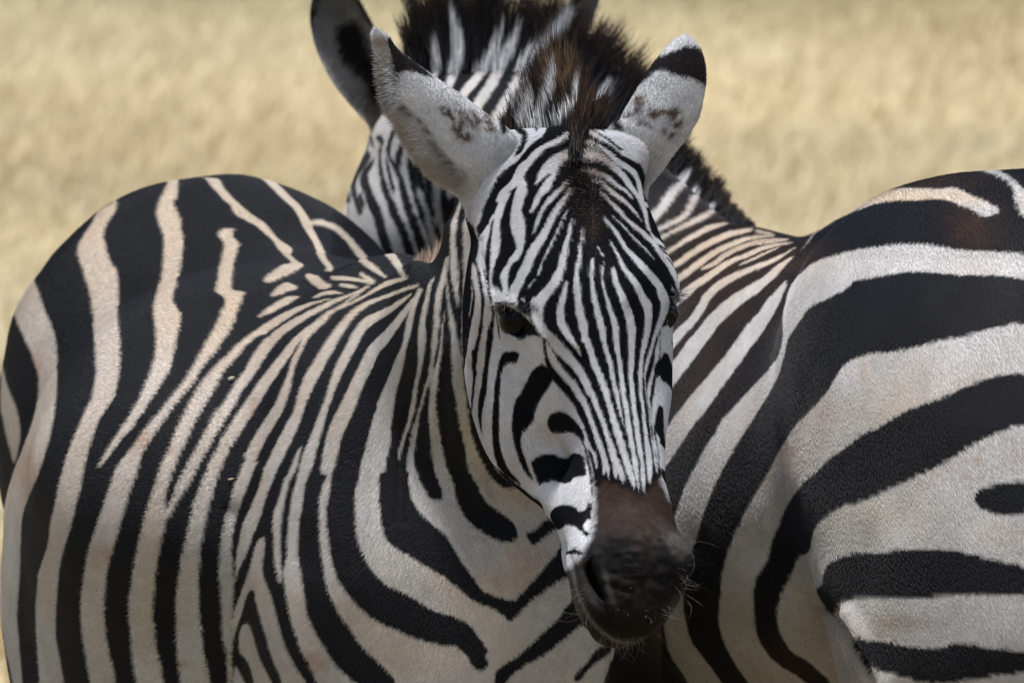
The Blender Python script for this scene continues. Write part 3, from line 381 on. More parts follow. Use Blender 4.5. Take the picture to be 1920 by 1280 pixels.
TINT_EAR_A = [
    ((92, 76, 64), .95, [(838, 212, 16.8, 9.8, 30), (852, 224, 21, 14, 50), (862, 240, 16.8, 19.6), (872, 258, 16.8, 14), (885, 222, 19.6, 12.6, 40),
                          (898, 232, 16.8, 16.8, 50), (915, 225, 16.8, 14), (868, 213, 16.8, 8.4), (918, 242, 14, 11.2),
                          (1198, 190, 12.6, 16.8), (1200, 208, 12.6, 9.8), (1214, 212, 15.4, 8.4), (1228, 216, 15.4, 11.2), (1242, 214, 12.6, 9.8), (1262, 214, 16.8, 11.2),
                          (1268, 230, 14, 16.8), (1256, 246, 16.8, 19.6), (1222, 238, 11.2, 7), (1205, 234, 12.6, 8.4), (1163, 240, 16.8, 11.2)]),
    ((150, 135, 120), .9, [(716, 84, 16, 12)]),
    ((158, 146, 132), .9, [(760, 250, 26, 90, -32), (820, 320, 26, 60, -45), (725, 140, 10, 60)]),
    ((92, 86, 80), .8, [(798, 244, 6, 40, -38), (822, 280, 6, 40, -38), (846, 310, 8, 24, -38), (868, 336, 10, 16), (735, 175, 4, 40, -12), (765, 210, 5, 20, -35)]),  # crease shade along the ear's front fold, painted as dark grey
    ((176, 164, 150), .5, [(1215, 290, 24, 30), (880, 350, 26, 30)]),
]
TINT_B = [
    ((198, 178, 154), .75, [(1420, 460, 130, 60), (1330, 470, 110, 90), (1700, 370, 180, 20), (880, 215, 40, 20)]),
    ((176, 158, 144), .4, [(1490, 850, 40, 50), (1530, 780, 50, 60), (1620, 700, 10, 30), (1440, 870, 20, 60, 30), (1680, 715, 6, 12)]),
    ((150, 126, 110), .45, [(1835, 862, 9, 7), (1813, 892, 10, 6), (1843, 890, 6, 6), (1690, 1165, 60, 14), (1560, 1140, 20, 10)]),
    ((190, 178, 162), .35, [(1650, 960, 110, 40), (1880, 1000, 80, 30), (1660, 760, 70, 60)]),
    ((150, 138, 124), .6, [(1600, 1230, 60, 60), (1540, 1180, 50, 60)]),
]
# brown cast of the dark stripes: strength of brown at blobs
BROWN_B = [(1330, 520, 160, 130), (1230, 600, 160, 200), (1720, 335, 160, 24), (1430, 480, 140, 40), (1830, 420, 60, 50), (1480, 1240, 90, 60)]
BROWN_A = [(1095, 330, 46, 22), (1112, 400, 34, 60), (1130, 500, 24, 30), (1055, 1255, 30, 30)]


def parse_traces(text):
    out = []
    for line in text.strip().splitlines():
        line = line.strip()
        if not line:
            continue
        kind, tone = line[0], line[1]
        ox, oy, sc = CROP['0']
        pts = []
        body = line[2:].strip()
        for tok in body.split(';'):
            tok = tok.strip()
            if not tok:
                continue
            if tok[0] == '@':
                ox, oy, sc = CROP[tok[1]]
                tok = tok[2:].strip()
            n = [float(v) for v in tok.split(',')]
            if kind == 'V':
                pts.append((oy + n[0] / sc, ox + n[1] / sc, ox + n[2] / sc))
            elif kind == 'C':
                w = n[2] if len(n) > 2 else 10
                pts.append((ox + n[0] / sc, oy + n[1] / sc, w / sc))
            else:
                pts.append((ox + n[0] / sc, oy + n[1] / sc))
        out.append((kind, tone, pts))
    return out


def catmull(P, closed=False, sub=4):
    P = np.asarray(P, float)
    n = len(P)
    if n < 3:
        return P
    if closed:
        idx = lambda i: i % n
        m = n
    else:
        idx = lambda i: min(max(i, 0), n - 1)
        m = n - 1
    out = []
    for i in range(m):
        p0, p1, p2, p3 = P[idx(i - 1)], P[idx(i)], P[idx(i + 1)], P[idx(i + 2)]
        for s in range(sub):
            t = s / sub
            out.append(.5 * ((2 * p1) + (p2 - p0) * t + (2 * p0 - 5 * p1 + 4 * p2 - p3) * t * t + (3 * p1 - p0 - 3 * p2 + p3) * t ** 3))
    if not closed:
        out.append(P[-1])
    return np.array(out)


class PixelTrace:
    """signed pigment field: > 0 black, < 0 white, in image pixels (about 0.56 mm)"""
    MAR = 14

    def __init__(self, x0, y0, x1, y1, base=1.0, res=1.0):
        self.x0, self.y0, self.res = x0, y0, res
        self.w, self.h = int((x1 - x0) / res) + 1, int((y1 - y0) / res) + 1
        self.F = np.full((self.h, self.w), base * self.MAR, np.float32)

    def _put(self, S, ix0, iy0, tone):
        h, w = S.shape
        sub = self.F[iy0:iy0 + h, ix0:ix0 + w]
        if tone == 'B':
            np.maximum(sub, S, out=sub)
        else:
            np.minimum(sub, -S, out=sub)

    def poly(self, P, tone, sub=3, mar=None):
        P = catmull(P, True, sub)
        r = self.res
        M = mar or self.MAR
        X = (P[:, 0] - self.x0) / r
        Y = (P[:, 1] - self.y0) / r
        m = M / r + 1
        ix0 = int(max(0, X.min() - m)); ix1 = int(min(self.w - 1, X.max() + m))
        iy0 = int(max(0, Y.min() - m)); iy1 = int(min(self.h - 1, Y.max() + m))
        if ix1 <= ix0 or iy1 <= iy0:
            return
        W, H = ix1 - ix0 + 1, iy1 - iy0 + 1
        D = np.full((H, W), float(M), np.float32)
        T = np.zeros((H, W + 1), np.int32)
        n = len(P)
        for i in range(n):
            ax, ay, bx, by = X[i] - ix0, Y[i] - iy0, X[(i + 1) % n] - ix0, Y[(i + 1) % n] - iy0
            lo, hi = min(ay, by), max(ay, by)
            r0, r1 = max(0, int(math.ceil(lo))), min(H - 1, int(math.ceil(hi)) - 1)
            if r1 >= r0 and by != ay:
                rows = np.arange(r0, r1 + 1)
                xs = ax + (rows - ay) * (bx - ax) / (by - ay)
                cols = np.clip(np.ceil(xs), 0, W).astype(int)
                T[rows, cols] += 1
            cx0 = max(0, int(min(ax, bx) - m)); cx1 = min(W, int(max(ax, bx) + m) + 1)
            cy0 = max(0, int(lo - m)); cy1 = min(H, int(hi + m) + 1)
            if cx1 <= cx0 or cy1 <= cy0:
                continue
            gx = np.arange(cx0, cx1)[None, :] - ax
            gy = np.arange(cy0, cy1)[:, None] - ay
            dx, dy = bx - ax, by - ay
            L = dx * dx + dy * dy + 1e-9
            t = np.clip((gx * dx + gy * dy) / L, 0, 1)
            d = np.hypot(gx - t * dx, gy - t * dy) * r
            v = D[cy0:cy1, cx0:cx1]
            np.minimum(v, d, out=v)
        inside = (np.cumsum(T, axis=1)[:, :W] % 2) == 1
        S = np.where(inside, D, -D)
        self._put(S, ix0, iy0, tone)

    def stroke(self, P, tone):
        P = catmull(P, False, 4)
        r = self.res
        for i in range(len(P) - 1):
            ax, ay, aw = (P[i, 0] - self.x0) / r, (P[i, 1] - self.y0) / r, max(.1, P[i, 2]) / 2
            bx, by, bw = (P[i + 1, 0] - self.x0) / r, (P[i + 1, 1] - self.y0) / r, max(.1, P[i + 1, 2]) / 2
            m = (max(aw, bw) + 8) / r + 1
            cx0 = max(0, int(min(ax, bx) - m)); cx1 = min(self.w, int(max(ax, bx) + m) + 1)
            cy0 = max(0, int(min(ay, by) - m)); cy1 = min(self.h, int(max(ay, by) + m) + 1)
            if cx1 <= cx0 or cy1 <= cy0:
                continue
            gx = np.arange(cx0, cx1)[None, :] - ax
            gy = np.arange(cy0, cy1)[:, None] - ay
            dx, dy = bx - ax, by - ay
            L = dx * dx + dy * dy + 1e-9
            t = np.clip((gx * dx + gy * dy) / L, 0, 1)
            d = (aw + (bw - aw) * t) - np.hypot(gx - t * dx, gy - t * dy) * r
            self._put(d.astype(np.float32), cx0, cy0, tone)

    def draw(self, text):
        for kind, tone, pts in parse_traces(text):
            if kind == 'C':
                self.stroke(pts, tone)
            elif kind == 'P':
                self.poly(pts, tone)
            elif kind == 'Q':
                self.poly(pts, tone, sub=1)
            else:
                L = catmull([(x0, y) for y, x0, x1 in pts], False, 3)
                R = catmull([(x1, y) for y, x0, x1 in pts], False, 3)
                self.poly(np.vstack([L, R[::-1]]), tone, sub=1)
        return self

    def at(self, px, py):
        u = np.clip((px - self.x0) / self.res, 0, self.w - 1.001)
        v = np.clip((py - self.y0) / self.res, 0, self.h - 1.001)
        i, j = u.astype(int), v.astype(int)
        fu, fv = u - i, v - j
        F = self.F
        return (F[j, i] * (1 - fu) * (1 - fv) + F[j, i + 1] * fu * (1 - fv) + F[j + 1, i] * (1 - fu) * fv + F[j + 1, i + 1] * fu * fv)


def blob(px, py, b):
    x, y, rx, ry = b[:4]
    a = math.radians(b[4]) if len(b) > 4 else 0
    dx, dy = px - x, py - y
    u = (dx * math.cos(a) + dy * math.sin(a)) / rx
    v = (-dx * math.sin(a) + dy * math.cos(a)) / ry
    return np.exp(-(u * u + v * v) ** 1.5)
# ----------------------------------------------------------------------------
# BODIES: soft unions of ellipsoids and tapered limbs, meshed as one skin
# ----------------------------------------------------------------------------
def rotm(az=0, ax=0, ay=0):
    """rotation: az in the image plane (about y), ax about x, ay about z (yaw)"""
    e = Matrix.Rotation(R(ay), 3, 'Z') @ Matrix.Rotation(R(ax), 3, 'X') @ Matrix.Rotation(R(az), 3, 'Y')
    return np.array(e)


def E(px, py, d, rx, ry, rz, az=0, ax=0, ay=0, k=.03):
    """ellipsoid; rx, ry in image pixels (sideways, up), rz in metres (away)"""
    s = sc(d)
    return ('E', V(px, py, d), np.array([rx * s, rz, ry * s]), rotm(az, ax, ay), k)


def EM(px, py, d, rx, ry, rz, az=0, ax=0, ay=0, k=.03):
    return ('E', V(px, py, d), np.array([rx, rz, ry]), rotm(az, ax, ay), k)


def RC(a, ra, b, rb, k=.03):
    return ('R', np.array(a), ra, np.array(b), rb, k)


def rc(px, py, d, r, px2, py2, d2, r2, k=.03):
    return RC(V(px, py, d), r * sc(d), V(px2, py2, d2), r2 * sc(d2), k)


def prim_eval(p, X, Y, Z):
    if p[0] == 'E':
        c, r, M = p[1], p[2], p[3]
        x, y, z = X - c[0], Y - c[1], Z - c[2]
        u = (M[0, 0] * x + M[1, 0] * y + M[2, 0] * z)
        v = (M[0, 1] * x + M[1, 1] * y + M[2, 1] * z)
        w = (M[0, 2] * x + M[1, 2] * y + M[2, 2] * z)
        k0 = np.sqrt((u / r[0]) ** 2 + (v / r[1]) ** 2 + (w / r[2]) ** 2)
        k1 = np.sqrt((u / r[0] ** 2) ** 2 + (v / r[1] ** 2) ** 2 + (w / r[2] ** 2) ** 2) + 1e-6
        return k0 * (k0 - 1) / k1
    a, ra, b, rb = p[1], p[2], p[3], p[4]
    ba = b - a
    L = float(ba @ ba) + 1e-9
    x, y, z = X - a[0], Y - a[1], Z - a[2]
    t = np.clip((x * ba[0] + y * ba[1] + z * ba[2]) / L, 0, 1)
    return np.sqrt((x - t * ba[0]) ** 2 + (y - t * ba[1]) ** 2 + (z - t * ba[2]) ** 2) - (ra + (rb - ra) * t)


def prim_box(p, m):
    if p[0] == 'E':
        r = np.abs(p[3]) @ p[2]
        return p[1] - r - m, p[1] + r + m
    lo = np.minimum(p[1] - p[2], p[3] - p[4])
    hi = np.maximum(p[1] + p[2], p[3] + p[4])
    return lo - m, hi + m


def smin(a, b, k):
    h = np.maximum(k - np.abs(a - b), 0) / k
    return np.minimum(a, b) - h * h * k * .25


def smax(a, b, k):
    return -smin(-a, -b, k)


class Grid:
    def __init__(self, lo, hi, h):
        self.lo, self.h = np.array(lo, float), h
        self.n = np.ceil((np.array(hi) - self.lo) / h).astype(int) + 1

    def coords(self, i0, i1):
        ax = [self.lo[k] + self.h * np.arange(i0[k], i1[k]) for k in range(3)]
        return (ax[0][:, None, None].astype(np.float32), ax[1][None, :, None].astype(np.float32), ax[2][None, None, :].astype(np.float32))

    def build(self, prims):
        G = np.full(self.n, 1.0, np.float32)
        for p in prims:
            k = p[-1]
            lo, hi = prim_box(p, k + .03)
            i0 = np.clip(np.floor((lo - self.lo) / self.h).astype(int), 0, self.n)
            i1 = np.clip(np.ceil((hi - self.lo) / self.h).astype(int) + 1, 0, self.n)
            if np.any(i1 <= i0):
                continue
            X, Y, Z = self.coords(i0, i1)
            D = prim_eval(p, X, Y, Z).astype(np.float32)
            sub = G[i0[0]:i1[0], i0[1]:i1[1], i0[2]:i1[2]]
            sub[...] = smin(sub, D, k)
        return G

    def clip_outline(self, G, chart, k=.02):
        """keep the hide inside the animal's outline, edges rounded over"""
        I = np.argwhere(G < .03)
        P = self.lo + I * self.h
        px, py = to_pixels(P)
        d = -chart.at(px, py) * MM * P[:, 1] / FOCUS
        g = G[I[:, 0], I[:, 1], I[:, 2]]
        G[I[:, 0], I[:, 1], I[:, 2]] = smax(g, d, k)

    def sample(self, G, P):
        q = (P - self.lo) / self.h
        q = np.clip(q, 0, self.n - 1.001)
        i = q.astype(int)
        f = q - i
        out = 0
        for a in (0, 1):
            for b in (0, 1):
                for c in (0, 1):
                    w = (f[:, 0] if a else 1 - f[:, 0]) * (f[:, 1] if b else 1 - f[:, 1]) * (f[:, 2] if c else 1 - f[:, 2])
                    out = out + w * G[i[:, 0] + a, i[:, 1] + b, i[:, 2] + c]
        return out

    def nets(self, G):
        """naive surface nets -> vertices (frame metres), quads"""
        S = G < 0
        nx, ny, nz = self.n
        cnt = np.zeros((nx - 1, ny - 1, nz - 1), np.uint8)
        for a in (0, 1):
            for b in (0, 1):
                for c in (0, 1):
                    cnt += S[a:nx - 1 + a, b:ny - 1 + b, c:nz - 1 + c]
        A = np.argwhere((cnt > 0) & (cnt < 8))
        idx = np.full((nx - 1, ny - 1, nz - 1), -1, np.int32)
        idx[A[:, 0], A[:, 1], A[:, 2]] = np.arange(len(A))
        acc = np.zeros((len(A), 3)); num = np.zeros(len(A))
        corners = [(a, b, c) for a in (0, 1) for b in (0, 1) for c in (0, 1)]
        for p in corners:
            for ax in range(3):
                if p[ax]:
                    continue
                q = list(p); q[ax] = 1
                g0 = G[A[:, 0] + p[0], A[:, 1] + p[1], A[:, 2] + p[2]]
                g1 = G[A[:, 0] + q[0], A[:, 1] + q[1], A[:, 2] + q[2]]
                m = (g0 < 0) != (g1 < 0)
                t = np.where(m, g0 / np.where(m, g0 - g1, 1), 0)
                pt = np.array(p, float)[None, :].repeat(len(A), 0)
                pt[:, ax] = t
                acc[m] += pt[m]; num[m] += 1
        verts = self.lo + (A + acc / num[:, None]) * self.h
        quads = []
        for ax in range(3):
            u, v = (ax + 1) % 3, (ax + 2) % 3
            sl0 = [slice(None)] * 3; sl1 = [slice(None)] * 3
            sl0[ax] = slice(0, -1); sl1[ax] = slice(1, None)
            D = S[tuple(sl0)].astype(np.int8) - S[tuple(sl1)].astype(np.int8)
            I = np.argwhere(D != 0)
            I = I[(I[:, u] > 0) & (I[:, v] > 0) & (I[:, u] < self.n[u] - 1) & (I[:, v] < self.n[v] - 1)]
            sgn = D[I[:, 0], I[:, 1], I[:, 2]]
            c = []
            for du, dv in ((-1, -1), (0, -1), (0, 0), (-1, 0)):
                J = I.copy(); J[:, u] += du; J[:, v] += dv
                c.append(idx[J[:, 0], J[:, 1], J[:, 2]])
            Q = np.stack(c, 1)
            Q[sgn < 0] = Q[sgn < 0][:, ::-1]
            quads.append(Q)
        Q = np.vstack(quads)
        Q = Q[(Q >= 0).all(1)]
        return verts, Q


def largest_piece(verts, Q):
    lab = np.arange(len(verts))
    for _ in range(200):
        m = lab[Q].min(1)
        new = lab.copy()
        for k in range(4):
            np.minimum.at(new, Q[:, k], m)
        new = new[new]
        new = new[new]
        if (new == lab).all():
            break
        lab = new
    ids, c = np.unique(lab, return_counts=True)
    best = ids[c.argmax()]
    keep = lab == best
    mp = np.cumsum(keep) - 1
    Q = Q[keep[Q].all(1)]
    return verts[keep], mp[Q]


def vert_normals(P, Q):
    a, b, c, d = P[Q[:, 0]], P[Q[:, 1]], P[Q[:, 2]], P[Q[:, -1]]
    n = np.cross(c - a, d - b) if Q.shape[1] == 4 else np.cross(b - a, c - a)
    N = np.zeros_like(P)
    for k in range(Q.shape[1]):
        for j in range(3):
            N[:, j] += np.bincount(Q[:, k], n[:, j], len(P))
    return N / (np.linalg.norm(N, axis=1, keepdims=True) + 1e-12)


def laplacian(P, Q, it=2, lam=.5):
    n = len(P)
    for _ in range(it):
        S = np.zeros_like(P); c = np.zeros(n)
        for k in range(4):
            a, b = Q[:, k], Q[:, (k + 1) % 4]
            for j in range(3):
                S[:, j] += np.bincount(a, P[b, j], n) + np.bincount(b, P[a, j], n)
            c += np.bincount(a, minlength=n) + np.bincount(b, minlength=n)
        P = P * (1 - lam) + lam * S / c[:, None]
    return P


def raw_mesh(name, P, Q):
    me = bpy.data.meshes.new(name)
    me.vertices.add(len(P))
    me.vertices.foreach_set('co', np.asarray(P, np.float32).ravel())
    n = Q.shape[1]
    me.loops.add(Q.size)
    me.loops.foreach_set('vertex_index', np.asarray(Q, np.int32).ravel())
    me.polygons.add(len(Q))
    me.polygons.foreach_set('loop_start', np.arange(0, Q.size, n, dtype=np.int32))
    me.update(calc_edges=True)
    me.validate()
    return me


def subdivide(P, Q, levels=1):
    me = raw_mesh('tmp', P, Q)
    o = bpy.data.objects.new('tmp', me)
    COL.objects.link(o)
    m = o.modifiers.new('s', 'SUBSURF')
    m.levels = m.render_levels = levels
    dg = bpy.context.evaluated_depsgraph_get()
    dg.update()
    ev = o.evaluated_get(dg)
    em = ev.to_mesh()
    P2 = np.empty(len(em.vertices) * 3, np.float32); em.vertices.foreach_get('co', P2)
    Q2 = np.empty(len(em.loops), np.int32); em.loops.foreach_get('vertex_index', Q2)
    ev.to_mesh_clear()
    bpy.data.objects.remove(o)
    bpy.data.meshes.remove(me)
    return P2.reshape(-1, 3).astype(float), Q2.reshape(-1, 4)


def link_mesh(name, P, Q, mat, parent=None, colour=None, origin=(0, 0, 0), frame=True):
    W = to_world(P) if frame else np.asarray(P, float)
    W = W - np.array(origin)
    me = raw_mesh(name, W, np.asarray(Q))
    if colour is not None:
        at = me.attributes.new('pigment', 'FLOAT_COLOR', 'POINT')
        c = np.ones((len(W), 4), np.float32); c[:, :3] = colour
        at.data.foreach_set('color', c.ravel())
    me.polygons.foreach_set('use_smooth', np.ones(len(me.polygons), bool))
    me.materials.append(mat)
    o = bpy.data.objects.new(name, me)
    COL.objects.link(o)
    if parent is not None:
        o.parent = parent
    return o


def link_hair(name, pts, rad, col, mat, parent, origin):
    """pts (n,k,3) frame metres, rad (n,k) or (k,), col (n,3) or (n,k,3)"""
    n, k, _ = pts.shape
    cu = bpy.data.hair_curves.new(name)
    cu.add_curves([k] * n)
    W = to_world(pts) - np.array(origin)
    cu.attributes['position'].data.foreach_set('vector', W.astype(np.float32).ravel())
    ra = cu.attributes.get('radius') or cu.attributes.new('radius', 'FLOAT', 'POINT')
    rr = np.broadcast_to(rad, (n, k)).astype(np.float32)
    ra.data.foreach_set('value', rr.ravel())
    if col.ndim == 2:
        at = cu.attributes.new('pigment', 'FLOAT_COLOR', 'CURVE')
        c = np.ones((n, 4), np.float32); c[:, :3] = col
    else:
        at = cu.attributes.new('pigment', 'FLOAT_COLOR', 'POINT')
        c = np.ones((n * k, 4), np.float32); c[:, :3] = col.reshape(-1, 3)
    at.data.foreach_set('color', c.ravel())
    cu.materials.append(mat)
    o = bpy.data.objects.new(name, cu)
    COL.objects.link(o)
    o.parent = parent
    return o


def tri_of(Q):
    return np.vstack([Q[:, [0, 1, 2]], Q[:, [0, 2, 3]]]) if Q.shape[1] == 4 else Q


def scatter(P, N, Q, density, mask=None):
    """random roots on the skin: returns positions, normals, tri index, barycentrics"""
    T = tri_of(Q)
    a, b, c = P[T[:, 0]], P[T[:, 1]], P[T[:, 2]]
    area = .5 * np.linalg.norm(np.cross(b - a, c - a), axis=1)
    w = area * density(( a + b + c) / 3, (N[T[:, 0]] + N[T[:, 1]] + N[T[:, 2]]) / 3)
    n = int(w.sum())
    if n <= 0:
        return None
    cum = np.cumsum(w)
    u = (np.arange(n) + rng.random(n)) / n * cum[-1]
    t = np.minimum(np.searchsorted(cum, u), len(T) - 1)
    r1, r2 = np.sqrt(rng.random(n)), rng.random(n)
    ba = np.stack([1 - r1, r1 * (1 - r2), r1 * r2], 1)
    Tt = T[t]
    pos = np.einsum('nk,nkj->nj', ba, P[Tt])
    nor = np.einsum('nk,nkj->nj', ba, N[Tt])
    nor /= np.linalg.norm(nor, axis=1, keepdims=True) + 1e-9
    return pos, nor, Tt, ba


def unit(v):
    return v / (np.linalg.norm(v, axis=-1, keepdims=True) + 1e-12)


def lay_hair(pos, nor, flow, length, lift=.35, jit=.25, k=3, curl=.5):
    """short hairs lying along the hide: flow is a frame direction per root"""
    t = flow - nor * np.sum(flow * nor, 1, keepdims=True)
    t = unit(t) + rng.normal(0, jit, pos.shape)
    t = unit(t - nor * np.sum(t * nor, 1, keepdims=True))
    lf = lift * (1 + rng.normal(0, .35, (len(pos), 1)))
    d0 = unit(t + nor * np.clip(lf + curl * .6, .1, 3))
    d1 = unit(t + nor * np.clip(lf - curl * .3, -.05, 3))
    L = length[:, None] * (1 + rng.normal(0, .15, (len(pos), 1)))
    out = [pos - nor * .0008]
    if k == 3:
        out.append(pos + d0 * L * .5)
        out.append(out[1] + d1 * L * .5)
    else:
        for i in range(1, k):
            f = (i - .5) / (k - 1)
            out.append(out[-1] + unit(d0 * (1 - f) + d1 * f) * L / (k - 1))
    return np.stack(out, 1)


# value noise on frame positions for mottling (cheap, deterministic)
_ng = np.random.default_rng(11).random((32, 32, 32)).astype(np.float32)


def vnoise(P, scale):
    q = np.asarray(P) * scale
    i = np.floor(q).astype(int)
    f = q - i
    f = f * f * (3 - 2 * f)
    out = 0
    for a in (0, 1):
        for b in (0, 1):
            for c in (0, 1):
                w = (f[..., 0] if a else 1 - f[..., 0]) * (f[..., 1] if b else 1 - f[..., 1]) * (f[..., 2] if c else 1 - f[..., 2])
                out = out + w * _ng[(i[..., 0] + a) & 31, (i[..., 1] + b) & 31, (i[..., 2] + c) & 31]
    return out


# ----------------------------------------------------------------------------
# MATERIALS
# ----------------------------------------------------------------------------
def mat_new(name):
    m = bpy.data.materials.new(name)
    m.use_nodes = True
    nt = m.node_tree
    b = nt.nodes['Principled BSDF']
    return m, nt, b


def fur_material(name, rough, spec, hair=False, bump=0.0, scale=400):
    m, nt, b = mat_new(name)
    a = nt.nodes.new('ShaderNodeAttribute'); a.attribute_name = 'pigment'
    tc = nt.nodes.new('ShaderNodeTexCoord')
    n = nt.nodes.new('ShaderNodeTexNoise'); n.inputs['Scale'].default_value = 90; n.inputs['Detail'].default_value = 3
    nt.links.new(tc.outputs['Object'], n.inputs['Vector'])
    mr = nt.nodes.new('ShaderNodeMapRange')
    mr.inputs['To Min'].default_value = .82; mr.inputs['To Max'].default_value = 1.14
    nt.links.new(n.outputs[0], mr.inputs['Value'])
    mx = nt.nodes.new('ShaderNodeVectorMath'); mx.operation = 'SCALE'
    nt.links.new(a.outputs['Color'], mx.inputs[0]); nt.links.new(mr.outputs[0], mx.inputs['Scale'])
    nt.links.new(mx.outputs[0], b.inputs['Base Color'])
    b.inputs['Roughness'].default_value = rough
    b.inputs['Specular IOR Level'].default_value = spec
    if bump:
        n2 = nt.nodes.new('ShaderNodeTexNoise'); n2.inputs['Scale'].default_value = scale; n2.inputs['Detail'].default_value = 4
        nt.links.new(tc.outputs['Object'], n2.inputs['Vector'])
        bp = nt.nodes.new('ShaderNodeBump'); bp.inputs['Strength'].default_value = bump; bp.inputs['Distance'].default_value = .001
        nt.links.new(n2.outputs[0], bp.inputs['Height']); nt.links.new(bp.outputs[0], b.inputs['Normal'])
    return m


M_SKIN = fur_material('hide', .7, .12, bump=.15, scale=420)
M_HAIR = fur_material('coat_hair', .45, .34)
M_FACE = fur_material('face_hair', .6, .10)
M_MANE = fur_material('mane_hair', .5, .22)
M_WHISK = fur_material('whisker_hair', .4, .5)
M_EYE, _nt, _b = mat_new('eye_wet')
_n = _nt.nodes.new('ShaderNodeTexNoise'); _n.inputs['Scale'].default_value = 60
_r = _nt.nodes.new('ShaderNodeValToRGB')
_r.color_ramp.elements[0].color = (.001, .001, .001, 1); _r.color_ramp.elements[1].color = (.003, .002, .0015, 1)
_nt.links.new(_n.outputs[0], _r.inputs[0]); _nt.links.new(_r.outputs[0], _b.inputs['Base Color'])
_b.inputs['Roughness'].default_value = .07
_b.inputs['Specular IOR Level'].default_value = .13
M_HOOF, _nt, _b = mat_new('hoof_horn')
_n = _nt.nodes.new('ShaderNodeTexNoise'); _n.inputs['Scale'].default_value = 40
_r = _nt.nodes.new('ShaderNodeValToRGB')
_r.color_ramp.elements[0].color = (.02, .018, .016, 1); _r.color_ramp.elements[1].color = (.06, .05, .045, 1)
_nt.links.new(_n.outputs[0], _r.inputs[0]); _nt.links.new(_r.outputs[0], _b.inputs['Base Color'])
_b.inputs['Roughness'].default_value = .5

# ----------------------------------------------------------------------------
# COLOURING
# ----------------------------------------------------------------------------
note('charts')
CH_A = PixelTrace(-350, -250, 2300, 1600).draw(TRACE_BODY_A)
CH_HEAD = PixelTrace(780, 120, 1420, 1280).draw(TRACE_HEAD_A)
CH_B = PixelTrace(-250, -250, 2700, 1600).draw(TRACE_B)
CH_EAR_A = PixelTrace(640, 0, 1400, 420, base=-1).draw(TRACE_EAR_A)
CH_EAR_B = PixelTrace(500, -150, 1250, 320, base=-1).draw(TRACE_EAR_B)
CH_MANE_A = PixelTrace(780, 0, 1300, 560).draw(TRACE_MANE_A)
CH_MANE_B = PixelTrace(740, -100, 1500, 560).draw(TRACE_MANE_B)
MUZZLE = """
PB @e 30,760; 70,900; 100,1060; 180,1000; 240,960; 300,1010; 380,1020; 450,1070; 540,1090; 620,1140; 690,1130; 760,1040; 830,950; 880,900; 890,960; 940,1100; 1060,1290; @8 1560,200; 1800,400; 1800,1300; 800,1300; 700,800; 800,620; 815,600; 880,560; 905,520; 935,470; 960,430; 985,380; 1000,290; 1003,200; 1000,100; @e 60,1000
"""
CH_MUZ = PixelTrace(980, 840, 1420, 1300, base=-1).draw(MUZZLE)
NOSTRIL = """
CB @g 480,600,40; 480,680,90; 505,780,115; 555,880,120; 612,970,100; 668,1060,36
CB @g 1720,590,40; 1700,660,50; 1690,720,40
"""
CH_NOS = PixelTrace(1030, 960, 1400, 1200, base=-1).draw(NOSTRIL)
EYE = """
PB @b 895,560; 930,500; 990,480; 1080,520; 1160,590; 1240,690; 1310,790; 1250,810; 1180,845; 1120,860; 1060,825; 1000,785; 935,735; 900,650
"""
CH_EYE = PixelTrace(900, 540, 1040, 660, base=-1).draw(EYE)


def polyline_w(px, py, pts, w):
    best = np.full(len(px), 1e9)
    pts = catmull(pts, False, 4)
    for (ax, ay), (bx, by) in zip(pts[:-1], pts[1:]):
        dx, dy = bx - ax, by - ay
        t = np.clip(((px - ax) * dx + (py - ay) * dy) / (dx * dx + dy * dy + 1e-9), 0, 1)
        best = np.minimum(best, np.hypot(px - ax - t * dx, py - ay - t * dy))
    return np.exp(-(best / w) ** 2)


def apply_tints(col, P, px, py, tints, amount=1.0):
    for rgb, st, blobs in tints:
        w = np.zeros(len(px))
        for b in blobs:
            w = np.maximum(w, blob(px, py, b))
        w = np.clip(w * st * amount, 0, 1)[:, None]
        col = col * (1 - w) + lin(rgb) * w
    return col


def edge(f, soft=.9):
    t = np.clip(.5 + f / (2 * soft), 0, 1)
    return (t * t * (3 - 2 * t))[:, None]


